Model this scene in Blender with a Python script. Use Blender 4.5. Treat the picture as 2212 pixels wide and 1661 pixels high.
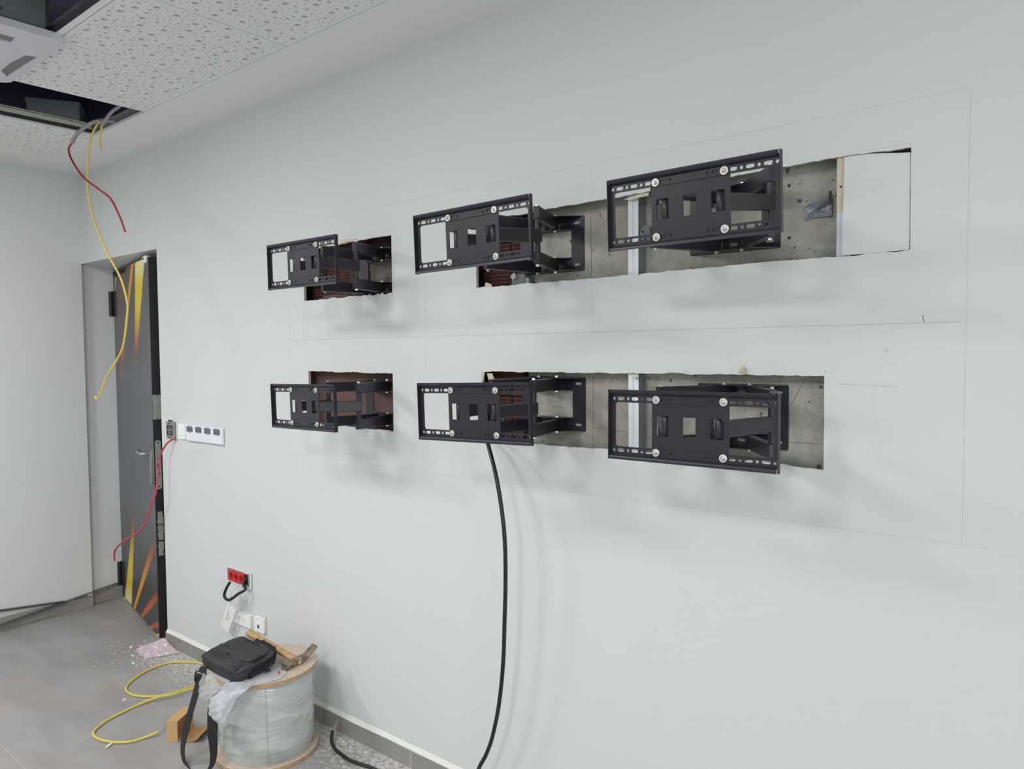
import bpy, math, random
import numpy as np
from mathutils import Vector, Matrix
from mathutils.geometry import delaunay_2d_cdt

random.seed(7)
for o in list(bpy.data.objects):
    bpy.data.objects.remove(o, do_unlink=True)
scene = bpy.context.scene
COL = scene.collection
PI = math.pi

# ------------------------------------------------------------------ camera
CAM = Vector((0.0, -2.0415, 1.696))
YAW, PITCH, ROLL = math.radians(39.473), math.radians(-2.510), math.radians(0.507)
FPX = 1614.46
fwd = Vector((-math.sin(YAW) * math.cos(PITCH), math.cos(YAW) * math.cos(PITCH), math.sin(PITCH)))
r0 = Vector((math.cos(YAW), math.sin(YAW), 0))
d0 = fwd.cross(r0)
right = r0 * math.cos(ROLL) + d0 * math.sin(ROLL)
down = d0 * math.cos(ROLL) - r0 * math.sin(ROLL)
cd = bpy.data.cameras.new('camera')
cd.sensor_fit = 'HORIZONTAL'
cd.sensor_width = 36.0
cd.lens = FPX / 2212 * 36.0
cd.clip_start = 0.05
cam = bpy.data.objects.new('camera', cd)
COL.objects.link(cam)
up = -down
cam.matrix_world = Matrix(((right.x, up.x, -fwd.x, CAM.x), (right.y, up.y, -fwd.y, CAM.y),
                           (right.z, up.z, -fwd.z, CAM.z), (0, 0, 0, 1)))
scene.camera = cam

# ------------------------------------------------------------------ light
scene.view_settings.view_transform = 'Standard'
scene.view_settings.look = 'None'
scene.view_settings.gamma = 1.0
scene.view_settings.use_curve_mapping = False
scene.view_settings.exposure = -0.02
w = bpy.data.worlds.new('world')
scene.world = w
w.use_nodes = True
w.node_tree.nodes['Background'].inputs[0].default_value = (0.8, 0.85, 0.9, 1)
w.node_tree.nodes['Background'].inputs[1].default_value = 0.25
# ceiling LED panels of the room (behind and beside the camera) plus an added cool fill light by the right wall, no window built
for lx, ly, lw in ((-4.2, -2.2, 42.0), (-2.4, -2.2, 33.0), (-0.6, -3.3, 60.0), (1.2, -3.3, 8.0)):
    ld = bpy.data.lights.new('ceiling_panel_light', 'AREA')
    ld.shape = 'SQUARE'
    ld.size = 0.6
    ld.energy = lw
    ld.color = (1.0, 1.0, 0.985)
    lo = bpy.data.objects.new('ceiling_panel_light', ld)
    lo.location = (lx, ly, 2.865)
    COL.objects.link(lo)
ld = bpy.data.lights.new('side_fill_light', 'AREA')  # unseen fill added to lift the ceiling and left wall
ld.shape = 'RECTANGLE'
ld.size = 2.5
ld.size_y = 1.4
ld.energy = 54.0
ld.color = (0.955, 0.98, 1.0)
lo = bpy.data.objects.new('side_fill_light', ld)
lo.location = (2.95, -3.2, 1.6)
lo.rotation_euler = (math.pi / 2, 0, math.pi / 2)
COL.objects.link(lo)


# ------------------------------------------------------------------ helpers
def ray(px, py):
    return right * ((px - 1106) / FPX) + down * ((py - 830.5) / FPX) + fwd


def aty(px, py, y):
    d = ray(px, py)
    return CAM + d * ((y - CAM.y) / d.y)


def atz(px, py, z):
    d = ray(px, py)
    return CAM + d * ((z - CAM.z) / d.z)


def atx(px, py, x):
    d = ray(px, py)
    return CAM + d * ((x - CAM.x) / d.x)


def atd(px, py, dep):
    return CAM + ray(px, py) * dep


def lin(c):
    return tuple((v / 255 / 12.92 if v / 255 <= 0.04045 else ((v / 255 + 0.055) / 1.055) ** 2.4) for v in c)


MATS = {}


class NT:
    def __init__(self, m):
        self.t = m.node_tree
        self.n = self.t.nodes
        self.b = self.n.get('Principled BSDF')

    def new(self, kind, **kw):
        nd = self.n.new(kind)
        for k, v in kw.items():
            setattr(nd, k, v)
        return nd

    def link(self, a, b):
        self.t.links.new(a, b)

    def math(self, op, a, b=None, clamp=False):
        nd = self.n.new('ShaderNodeMath')
        nd.operation = op
        nd.use_clamp = clamp
        for i, v in enumerate((a, b)):
            if v is None:
                continue
            if isinstance(v, (int, float)):
                nd.inputs[i].default_value = v
            else:
                self.link(v, nd.inputs[i])
        return nd.outputs[0]

    def mix(self, fac, a, b):
        nd = self.n.new('ShaderNodeMix')
        nd.data_type = 'RGBA'
        for i, v in ((0, fac), (6, a), (7, b)):
            if isinstance(v, (int, float)):
                nd.inputs[i].default_value = v
            elif isinstance(v, tuple):
                nd.inputs[i].default_value = (*v[:3], 1)
            else:
                self.link(v, nd.inputs[i])
        return nd.outputs[2]


def mat(name, col, rough=0.6, metal=0.0, var=0.0, vscale=8.0, col2=None, bump=0.0, bscale=60.0, spec=0.5,
        coat=0.0, trans=0.0, alpha=1.0, stretch=None, detail=4.0):
    """plain procedural material: base colour with noise variation and fine noise relief"""
    m = bpy.data.materials.new(name)
    m.use_nodes = True
    t = NT(m)
    b = t.b
    b.inputs['Roughness'].default_value = rough
    b.inputs['Metallic'].default_value = metal
    b.inputs['Specular IOR Level'].default_value = spec
    if coat:
        b.inputs['Coat Weight'].default_value = coat
    if trans:
        b.inputs['Transmission Weight'].default_value = trans
    b.inputs['Alpha'].default_value = alpha
    c = lin(col)
    b.inputs['Base Color'].default_value = (*c, 1)
    vec = None
    if var or bump:
        tc = t.new('ShaderNodeTexCoord')
        mp = t.new('ShaderNodeMapping')
        if stretch:
            mp.inputs['Scale'].default_value = stretch
        t.link(tc.outputs['Object'], mp.inputs['Vector'])
        vec = mp.outputs['Vector']
    if var:
        nz = t.new('ShaderNodeTexNoise')
        nz.inputs['Scale'].default_value = vscale
        nz.inputs['Detail'].default_value = detail
        t.link(vec, nz.inputs['Vector'])
        c2 = lin(col2) if col2 else tuple(v * 0.6 for v in c)
        rmp = t.new('ShaderNodeMapRange')
        rmp.inputs[1].default_value = 0.35
        rmp.inputs[2].default_value = 0.7
        rmp.inputs[4].default_value = var
        t.link(nz.outputs['Fac'], rmp.inputs[0])
        t.link(t.mix(rmp.outputs[0], c, c2), b.inputs['Base Color'])
    if bump:
        nb = t.new('ShaderNodeTexNoise')
        nb.inputs['Scale'].default_value = bscale
        nb.inputs['Detail'].default_value = 3
        t.link(vec, nb.inputs['Vector'])
        bp = t.new('ShaderNodeBump')
        bp.inputs['Strength'].default_value = bump
        bp.inputs['Distance'].default_value = 0.004
        t.link(nb.outputs['Fac'], bp.inputs['Height'])
        t.link(bp.outputs[0], b.inputs['Normal'])
    MATS[name] = m
    return m


class MB:
    def __init__(self):
        self.v = []
        self.f = []
        self.mi = []

    def add(self, vs, fs, mi=0, M=None):
        n = len(self.v)
        for p in vs:
            p = Vector(p)
            self.v.append(M @ p if M else p)
        for f in fs:
            self.f.append(tuple(i + n for i in f))
            self.mi.append(mi)
        return self

    def box(self, a, b, mi=0, M=None, bev=0.0):
        x0, y0, z0 = a
        x1, y1, z1 = b
        if bev <= 0:
            vs = [(x0, y0, z0), (x1, y0, z0), (x1, y1, z0), (x0, y1, z0), (x0, y0, z1), (x1, y0, z1), (x1, y1, z1), (x0, y1, z1)]
            fs = [(0, 3, 2, 1), (4, 5, 6, 7), (0, 1, 5, 4), (1, 2, 6, 5), (2, 3, 7, 6), (3, 0, 4, 7)]
            return self.add(vs, fs, mi, M)
        # chamfered box: every corner gives three vertices
        X, Y, Z = (x0, x1), (y0, y1), (z0, z1)
        vs = []
        idx = {}
        for i in (0, 1):
            for j in (0, 1):
                for k in (0, 1):
                    sx, sy, sz = (bev if i == 0 else -bev), (bev if j == 0 else -bev), (bev if k == 0 else -bev)
                    idx[i, j, k] = len(vs)
                    vs += [(X[i], Y[j] + sy, Z[k] + sz), (X[i] + sx, Y[j], Z[k] + sz), (X[i] + sx, Y[j] + sy, Z[k])]
        g = lambda i, j, k, a: idx[i, j, k] + a
        fs = []
        for i in (0, 1):
            q = [g(i, 0, 0, 0), g(i, 1, 0, 0), g(i, 1, 1, 0), g(i, 0, 1, 0)]
            fs.append(q if i else q[::-1])
            q = [g(0, i, 0, 1), g(1, i, 0, 1), g(1, i, 1, 1), g(0, i, 1, 1)]
            fs.append(q[::-1] if i else q)
            q = [g(0, 0, i, 2), g(1, 0, i, 2), g(1, 1, i, 2), g(0, 1, i, 2)]
            fs.append(q if i else q[::-1])
        for a_ in (0, 1):
            for b_ in (0, 1):
                fs.append((g(0, a_, b_, 1), g(1, a_, b_, 1), g(1, a_, b_, 2), g(0, a_, b_, 2)))
                fs.append((g(a_, 0, b_, 0), g(a_, 1, b_, 0), g(a_, 1, b_, 2), g(a_, 0, b_, 2)))
                fs.append((g(a_, b_, 0, 0), g(a_, b_, 1, 0), g(a_, b_, 1, 1), g(a_, b_, 0, 1)))
        for i in (0, 1):
            for j in (0, 1):
                for k in (0, 1):
                    fs.append((g(i, j, k, 0), g(i, j, k, 1), g(i, j, k, 2)))
        return self.add(vs, fs, mi, M)

    def lathe(self, prof, c=(0, 0, 0), axis='Z', n=24, mi=0, M=None, caps=True):
        vs = []
        fs = []
        for (r, h) in prof:
            for i in range(n):
                a = 2 * PI * i / n
                x, y = r * math.cos(a), r * math.sin(a)
                p = {'Z': (x, y, h), 'Y': (x, h, y), 'X': (h, x, y)}[axis]
                vs.append((p[0] + c[0], p[1] + c[1], p[2] + c[2]))
        for j in range(len(prof) - 1):
            for i in range(n):
                k = (i + 1) % n
                fs.append((j * n + i, j * n + k, (j + 1) * n + k, (j + 1) * n + i))
        if caps:
            fs.append(tuple(range(n))[::-1])
            fs.append(tuple((len(prof) - 1) * n + i for i in range(n)))
        return self.add(vs, fs, mi, M)

    def cyl(self, a, b, r, n=16, mi=0, r2=None):
        a, b = Vector(a), Vector(b)
        d = (b - a)
        q = d.to_track_quat('Z', 'Y').to_matrix().to_4x4()
        M = Matrix.Translation(a) @ q
        return self.lathe([(r, 0), (r2 if r2 is not None else r, d.length)], n=n, mi=mi, M=M)

    def tube(self, pts, r, n=8, mi=0, caps=True):
        pts = [Vector(p) for p in pts]
        m = len(pts)
        T = []
        for i in range(m):
            t = (pts[min(i + 1, m - 1)] - pts[max(i - 1, 0)])
            T.append(t.normalized())
        u = T[0].orthogonal().normalized()
        vs = []
        for i in range(m):
            u = (u - T[i] * u.dot(T[i]))
            u = u.normalized() if u.length > 1e-9 else T[i].orthogonal().normalized()
            v = T[i].cross(u)
            rr = r[i] if isinstance(r, (list, tuple)) else r
            for k in range(n):
                a = 2 * PI * k / n
                vs.append(pts[i] + u * (rr * math.cos(a)) + v * (rr * math.sin(a)))
        fs = [(i * n + k, i * n + (k + 1) % n, (i + 1) * n + (k + 1) % n, (i + 1) * n + k) for i in range(m - 1) for k in range(n)]
        if caps:
            fs += [tuple(range(n))[::-1], tuple((m - 1) * n + k for k in range(n))]
        return self.add(vs, fs, mi)

    def plate(self, outer, holes, t, mi=0, M=None, back=True):
        """flat sheet in the (a, b) plane with holes, thickness t along +c"""
        pts = []
        edges = []
        for loop in [outer] + list(holes):
            n0 = len(pts)
            pts += [Vector((p[0], p[1])) for p in loop]
            k = len(loop)
            edges += [(n0 + i, n0 + (i + 1) % k) for i in range(k)]
        ov, oe, of, *_ = delaunay_2d_cdt(pts, edges, [], 0, 1e-7)
        V = np.array([(p.x, p.y) for p in ov])
        F = np.array([f for f in of if len(f) == 3])
        cen = V[F].mean(axis=1)

        def inside(poly):
            P = np.array([(p[0], p[1]) for p in poly])
            res = np.zeros(len(cen), bool)
            lo, hi = P.min(0), P.max(0)
            sel = np.all((cen >= lo) & (cen <= hi), axis=1)
            c = cen[sel]
            ins = np.zeros(len(c), bool)
            j = len(P) - 1
            for i in range(len(P)):
                xi, yi = P[i]
                xj, yj = P[j]
                if yi != yj:
                    cond = ((yi > c[:, 1]) != (yj > c[:, 1])) & (c[:, 0] < (xj - xi) * (c[:, 1] - yi) / (yj - yi) + xi)
                    ins ^= cond
                j = i
            res[sel] = ins
            return res
        keep = inside(outer)
        for h in holes:
            keep &= ~inside(h)
        F = F[keep]
        a = V[F]
        area = (a[:, 1, 0] - a[:, 0, 0]) * (a[:, 2, 1] - a[:, 0, 1]) - (a[:, 1, 1] - a[:, 0, 1]) * (a[:, 2, 0] - a[:, 0, 0])
        F = np.where((area > 0)[:, None], F, F[:, ::-1])
        n = len(V)
        vs = [(p[0], p[1], 0) for p in V] + [(p[0], p[1], t) for p in V]
        fs = [tuple(int(i) for i in f[::-1]) for f in F]
        if back:
            fs += [tuple(int(i) + n for i in f) for f in F]
        cnt = {}
        for f in F:
            for i in range(3):
                e = (int(f[i]), int(f[(i + 1) % 3]))
                cnt[e] = 1
        for (i, j) in list(cnt):
            if (j, i) not in cnt:
                fs.append((i, j, j + n, i + n))
        return self.add(vs, fs, mi, M)

    def mesh(self, name, mats, smooth=False):
        me = bpy.data.meshes.new(name)
        me.from_pydata([tuple(v) for v in self.v], [], self.f)
        if not isinstance(mats, (list, tuple)):
            mats = [mats]
        for m in mats:
            me.materials.append(MATS[m] if isinstance(m, str) else m)
        if len(mats) > 1:
            me.polygons.foreach_set('material_index', self.mi)
        if smooth:
            me.polygons.foreach_set('use_smooth', [True] * len(me.polygons))
            try:
                me.set_sharp_from_angle(angle=math.radians(40 if smooth is True else smooth))
            except Exception:
                pass
        me.update()
        return me


def link(name, me, parent=None, loc=None, M=None):
    o = bpy.data.objects.new(name, me)
    COL.objects.link(o)
    if parent:
        o.parent = parent
    if loc is not None:
        o.location = loc
    if M is not None:
        o.matrix_basis = M
    return o


def obj(name, mb, mats, parent=None, smooth=False, loc=None, M=None):
    return link(name, mb.mesh(name, mats, smooth), parent, loc, M)


def tag(o, label=None, cat=None, group=None, kind=None):
    if label:
        o['label'] = label
    if cat:
        o['category'] = cat
    if group:
        o['group'] = group
    if kind:
        o['kind'] = kind
    return o


def thing(name, label, cat, loc=(0, 0, 0), group=None, M=None):
    o = link(name, None, None, loc, M)
    o.empty_display_size = 0.05
    return tag(o, label, cat, group)


def struct(name, mb, mats, parent=None, smooth=False, loc=None):
    o = obj(name, mb, mats, parent, smooth, loc)
    if parent is None:
        o['kind'] = 'structure'
    return o


def spline(pts, n=8):
    """Catmull-Rom through the points"""
    P = [Vector(p) for p in pts]
    P = [P[0] * 2 - P[1]] + P + [P[-1] * 2 - P[-2]]
    out = []
    for i in range(1, len(P) - 2):
        for k in range(n):
            t = k / n
            a, b, c, d = P[i - 1], P[i], P[i + 1], P[i + 2]
            out.append(0.5 * ((2 * b) + (c - a) * t + (2 * a - 5 * b + 4 * c - d) * t * t + (3 * b - a - 3 * c + d) * t ** 3))
    out.append(P[-2])
    return out


def circle(cx, cy, r, n=14):
    return [(cx + r * math.cos(2 * PI * i / n), cy + r * math.sin(2 * PI * i / n)) for i in range(n)]


def slot(x0, x1, cy, r, n=7):
    a = [(x1 - r + r * math.cos(t), cy + r * math.sin(t)) for t in [-PI / 2 + PI * i / n for i in range(n + 1)]]
    b = [(x0 + r + r * math.cos(t), cy + r * math.sin(t)) for t in [PI / 2 + PI * i / n for i in range(n + 1)]]
    return a + b


def rrect(x0, y0, x1, y1, r, n=4):
    out = []
    for cx, cy, a0 in ((x1 - r, y0 + r, -PI / 2), (x1 - r, y1 - r, 0), (x0 + r, y1 - r, PI / 2), (x0 + r, y0 + r, PI)):
        out += [(cx + r * math.cos(a0 + PI / 2 * i / n), cy + r * math.sin(a0 + PI / 2 * i / n)) for i in range(n + 1)]
    return out


# plane maps for plates: sheet in x-z, thickness along +y / sheet in x-y, thickness along +z
MXZ = Matrix(((1, 0, 0, 0), (0, 0, 1, 0), (0, 1, 0, 0), (0, 0, 0, 1)))
MXY = Matrix.Identity(4)

# ------------------------------------------------------------------ materials
mat('wall_paint', (214, 217, 217), 0.75, var=0.16, vscale=1.7, col2=(205, 209, 209), bump=0.05, bscale=180, spec=0.3)
mat('wall_paint_other', (230, 233, 234), 0.75)
mat('wall_paint_side', (219, 221, 223), 0.75, var=0.2, vscale=2.2, col2=(209, 212, 214), bump=0.05, bscale=150, spec=0.3)
mat('ceiling_paint', (236, 238, 236), 0.85, bump=0.04, bscale=150, spec=0.2)
mat('tile_white', (236, 238, 236), 0.9, bump=0.04, bscale=200, spec=0.2)
mat('fleece', (120, 120, 120), 0.95)
mat('plenum', (176, 170, 208), 0.95)
mat('steel_dark', (92, 92, 100), 0.5, metal=0.5, var=0.4, vscale=20)
mat('galv', (188, 193, 198), 0.38, metal=0.75, var=0.4, vscale=30, col2=(150, 156, 162))
mat('galv_grey', (150, 152, 150), 0.5, metal=0.5, var=0.4, vscale=20, col2=(100, 104, 102))
mat('cream_metal', (214, 212, 196), 0.5)
mat('paper', (214, 206, 188), 0.9, var=0.5, vscale=60, col2=(178, 160, 132))
mat('gypsum', (206, 206, 198), 0.95, var=0.6, vscale=120, col2=(170, 170, 160), bump=0.5, bscale=300)
mat('black_powder', (37, 36, 43), 0.36, var=0.25, vscale=25, col2=(45, 45, 52), bump=0.03, bscale=900, spec=0.45)
mat('black_soft', (30, 29, 35), 0.5, bump=0.05, bscale=600)
mat('zinc', (222, 222, 216), 0.25, metal=0.9, var=0.3, vscale=120, col2=(150, 150, 146))
mat('washer', (226, 226, 222), 0.38, metal=0.55)
mat('board_maroon', (112, 88, 84), 0.9, var=0.7, vscale=260, col2=(78, 58, 56), bump=0.3, bscale=400, detail=2)
mat('brick', (78, 44, 36), 0.85, var=0.6, vscale=14, col2=(54, 32, 27), bump=0.4, bscale=120)
mat('mortar', (112, 106, 100), 0.95, var=0.7, vscale=25, col2=(62, 58, 55), bump=0.9, bscale=60)
mat('masonry_shaded', (62, 54, 50), 0.95, var=0.6, vscale=18, bump=0.5)  # base colour darkened to stand in for deep cavity shade
mat('plastic_white', (244, 245, 244), 0.35)
mat('plastic_cool', (232, 236, 242), 0.4)
mat('plastic_grey', (150, 150, 148), 0.45, metal=0.4)
mat('screen', (92, 98, 108), 0.25)
mat('print_dark', (60, 60, 64), 0.6)
mat('print_faint', (196, 200, 206), 0.6)
mat('socket_red', (206, 44, 44), 0.4)
mat('socket_red_dark', (120, 14, 18), 0.5)
mat('steel_brushed', (186, 184, 178), 0.3, metal=0.9)
mat('plate_steel', (176, 178, 170), 0.45, metal=0.6, var=0.4, vscale=40)
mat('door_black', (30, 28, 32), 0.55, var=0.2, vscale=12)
mat('wire_red', (156, 44, 58), 0.45)
mat('wire_red2', (188, 66, 86), 0.4)
mat('wire_yellow', (214, 190, 96), 0.45)
mat('cable_yellow', (206, 190, 98), 0.5)
mat('conduit_grey', (146, 147, 152), 0.5)
mat('cable_black', (30, 30, 36), 0.4)
mat('copper', (196, 130, 90), 0.35, metal=0.9)
mat('wire_blue', (110, 150, 190), 0.4)
mat('wire_grey', (170, 168, 166), 0.4)
mat('base_tile', (150, 148, 144), 0.5, var=0.35, vscale=9, col2=(128, 126, 122), bump=0.05)
mat('grout', (190, 188, 184), 0.9)
mat('caulk', (228, 228, 224), 0.85, bump=0.3, bscale=120)
mat('plywood', (202, 184, 168), 0.7, var=0.6, vscale=9, col2=(180, 160, 144), bump=0.1, bscale=80, stretch=(1, 6, 1))
mat('plywood_edge', (194, 166, 138), 0.8, var=0.8, vscale=30, col2=(156, 126, 98), stretch=(1, 1, 8))
mat('handle_wood', (192, 160, 114), 0.55, var=0.8, vscale=18, col2=(154, 120, 78), stretch=(1.2, 9, 9), bump=0.08)
mat('hammer_steel', (188, 172, 154), 0.28, metal=0.85, var=0.8, vscale=35, col2=(86, 74, 64), bump=0.5, bscale=70)
mat('bag_cloth', (44, 44, 48), 0.58, var=0.4, vscale=9, col2=(62, 62, 66), bump=0.35, bscale=700)
mat('bag_leather', (36, 36, 40), 0.45, var=0.3, vscale=8, col2=(50, 50, 55), bump=0.25, bscale=40)
mat('strap', (32, 28, 32), 0.75, bump=0.5, bscale=900)
mat('metal_ring', (170, 170, 172), 0.3, metal=0.9)
mat('cardboard', (196, 158, 112), 0.85, var=0.3, vscale=14, col2=(182, 144, 98))
mat('cardboard_in', (176, 134, 90), 0.9, var=0.3, vscale=14)
mat('chips', (226, 224, 218), 0.95)
mat('duct_tape', (150, 154, 160), 0.35, metal=0.45, var=0.6, vscale=50, col2=(96, 98, 104), bump=0.5, bscale=90)
mat('tape_dull', (112, 116, 114), 0.5, metal=0.2, var=0.5, vscale=40, col2=(84, 88, 88))
mat('ac_white', (216, 216, 222), 0.5)
mat('ac_grey', (128, 128, 128), 0.6)
mat('graphite', (168, 171, 170), 0.8)
mat('graphite_light', (192, 195, 194), 0.8)
mat('graphite_dark', (70, 72, 72), 0.8)
mat('unit_metal', (140, 156, 154), 0.5, metal=0.3, var=0.3, vscale=6)
mat('green_wire', (70, 120, 84), 0.6)
mat('box_grey', (226, 236, 238), 0.6)


def concrete():
    m = mat('concrete', (148, 144, 134), 0.9)
    t = NT(m)
    tc = t.new('ShaderNodeTexCoord')

    def nz(s, d=4):
        n = t.new('ShaderNodeTexNoise')
        n.inputs['Scale'].default_value = s
        n.inputs['Detail'].default_value = d
        t.link(tc.outputs['Object'], n.inputs['Vector'])
        return n.outputs['Fac']

    def ramp(v, a, b):
        r = t.new('ShaderNodeMapRange')
        r.inputs[1].default_value = a
        r.inputs[2].default_value = b
        t.link(v, r.inputs[0])
        return r.outputs[0]
    c = t.mix(ramp(nz(9), 0.35, 0.7), lin((180, 178, 170)), lin((150, 147, 139)))
    c = t.mix(t.math('MULTIPLY', ramp(nz(70, 3), 0.5, 0.75), 0.35), c, lin((118, 114, 105)))
    pit = ramp(nz(44, 3), 0.675, 0.70)
    c = t.mix(t.math('MULTIPLY', pit, 0.8), c, lin((58, 55, 50)))
    t.link(c, t.b.inputs['Base Color'])
    bp = t.new('ShaderNodeBump')
    bp.inputs['Strength'].default_value = 0.5
    bp.inputs['Distance'].default_value = 0.004
    h = t.math('SUBTRACT', t.math('MULTIPLY', nz(50), 0.6), pit)
    t.link(h, bp.inputs['Height'])
    t.link(bp.outputs[0], t.b.inputs['Normal'])


concrete()


def floor_mat():
    m = mat('floor_stone', (150, 146, 140), 0.5)
    t = NT(m)
    g = t.new('ShaderNodeNewGeometry')
    mp = t.new('ShaderNodeMapping')
    mp.inputs['Rotation'].default_value = (0, 0, 0.25)
    mp.inputs['Scale'].default_value = (1.0, 2.6, 1)
    t.link(g.outputs['Position'], mp.inputs['Vector'])

    def nz(s, d, v):
        n = t.new('ShaderNodeTexNoise')
        n.inputs['Scale'].default_value = s
        n.inputs['Detail'].default_value = d
        t.link(v, n.inputs['Vector'])
        return n.outputs['Fac']

    def ramp(v, a, b, lo=0.0, hi=1.0):
        r = t.new('ShaderNodeMapRange')
        r.inputs[1].default_value = a
        r.inputs[2].default_value = b
        r.inputs[3].default_value = lo
        r.inputs[4].default_value = hi
        t.link(v, r.inputs[0])
        return r.outputs[0]
    P = g.outputs['Position']
    c = t.mix(ramp(nz(2.6, 6, mp.outputs[0]), 0.35, 0.68), lin((161, 159, 159)), lin((145, 142, 141)))
    c = t.mix(ramp(nz(1.1, 3, P), 0.5, 0.75, 0, 0.5), c, lin((158, 142, 132)))
    # plaster dust: strongest in a strip along the drilled wall, thinning out into the room
    sp = t.new('ShaderNodeSeparateXYZ')
    t.link(P, sp.inputs[0])
    near = t.math('MULTIPLY', ramp(sp.outputs[1], -0.36, 0.0), ramp(sp.outputs[0], -4.75, -4.25))
    d1 = t.math('ADD', nz(55, 8, P), t.math('MULTIPLY', near, 0.34))
    dust = ramp(d1, 0.66, 0.84, 0, 0.85)
    c = t.mix(dust, c, lin((206, 204, 198)))
    fine = ramp(nz(9, 8, P), 0.58, 0.75, 0, 0.16)
    c = t.mix(fine, c, lin((190, 188, 184)))
    stain = ramp(nz(7.3, 6, mp.outputs[0]), 0.70, 0.78, 0, 0.28)
    c = t.mix(stain, c, lin((96, 92, 88)))
    t.link(c, t.b.inputs['Base Color'])
    t.link(ramp(dust, 0, 1, 0.42, 0.9), t.b.inputs['Roughness'])
    bp = t.new('ShaderNodeBump')
    bp.inputs['Strength'].default_value = 0.08
    t.link(nz(90, 3, P), bp.inputs['Height'])
    t.link(bp.outputs[0], t.b.inputs['Normal'])


floor_mat()


def sheet_plastic(name, col, alpha, rough=0.25):
    m = mat(name, col, rough, bump=0.25, bscale=45, alpha=alpha)
    t = NT(m)
    tr = t.new('ShaderNodeBsdfTranslucent')
    tr.inputs[0].default_value = (*lin(col), 1)
    mx = t.new('ShaderNodeMixShader')
    mx.inputs[0].default_value = 0.35
    ou = t.n['Material Output']
    tp = t.new('ShaderNodeBsdfTransparent')
    mx2 = t.new('ShaderNodeMixShader')
    mx2.inputs[0].default_value = alpha
    t.b.inputs['Alpha'].default_value = 1
    t.link(t.b.outputs[0], mx.inputs[1])
    t.link(tr.outputs[0], mx.inputs[2])
    t.link(tp.outputs[0], mx2.inputs[1])
    t.link(mx.outputs[0], mx2.inputs[2])
    t.link(mx2.outputs[0], ou.inputs[0])


sheet_plastic('pink_plastic', (246, 228, 240), 0.72, 0.15)
sheet_plastic('carrier_plastic', (226, 230, 238), 0.86)
sheet_plastic('carrier_film', (224, 226, 228), 0.6)


def wrap_mat():
    """stretch film over pale foam: cloudy, with horizontal stretch bands and glossy creases"""
    m = mat('stretch_wrap', (190, 196, 192), 0.30, coat=1.0)
    m.node_tree.nodes['Principled BSDF'].inputs['Coat Roughness'].default_value = 0.08
    t = NT(m)
    tc = t.new('ShaderNodeTexCoord')
    mp = t.new('ShaderNodeMapping')
    mp.inputs['Scale'].default_value = (3, 3, 26)
    t.link(tc.outputs['Object'], mp.inputs[0])
    n1 = t.new('ShaderNodeTexNoise')
    n1.inputs['Scale'].default_value = 1.3
    n1.inputs['Detail'].default_value = 5
    t.link(mp.outputs[0], n1.inputs[0])
    n2 = t.new('ShaderNodeTexNoise')
    n2.inputs['Scale'].default_value = 7
    n2.inputs['Detail'].default_value = 4
    t.link(tc.outputs['Object'], n2.inputs[0])
    r2 = t.new('ShaderNodeMapRange')
    r2.inputs[1].default_value = 0.55
    r2.inputs[2].default_value = 0.75
    t.link(n2.outputs['Fac'], r2.inputs[0])
    c = t.mix(n1.outputs['Fac'], lin((206, 212, 208)), lin((172, 178, 174)))
    c = t.mix(t.math('MULTIPLY', r2.outputs[0], 0.55), c, lin((120, 122, 118)))
    t.link(c, t.b.inputs['Base Color'])
    bp = t.new('ShaderNodeBump')
    bp.inputs['Strength'].default_value = 0.8
    bp.inputs['Distance'].default_value = 0.02
    mp2 = t.new('ShaderNodeMapping')
    mp2.inputs['Scale'].default_value = (2.2, 2.2, 7)
    mp2.inputs['Rotation'].default_value = (0.5, 0.3, 0)
    t.link(tc.outputs['Object'], mp2.inputs[0])
    n3 = t.new('ShaderNodeTexNoise')
    n3.inputs['Scale'].default_value = 2.2
    n3.inputs['Detail'].default_value = 2.5
    n3.inputs['Distortion'].default_value = 0.8
    t.link(mp2.outputs[0], n3.inputs[0])
    t.link(n3.outputs['Fac'], bp.inputs['Height'])
    t.link(bp.outputs[0], t.b.inputs['Normal'])
    t.link(bp.outputs[0], t.b.inputs['Coat Normal'])


wrap_mat()


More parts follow.
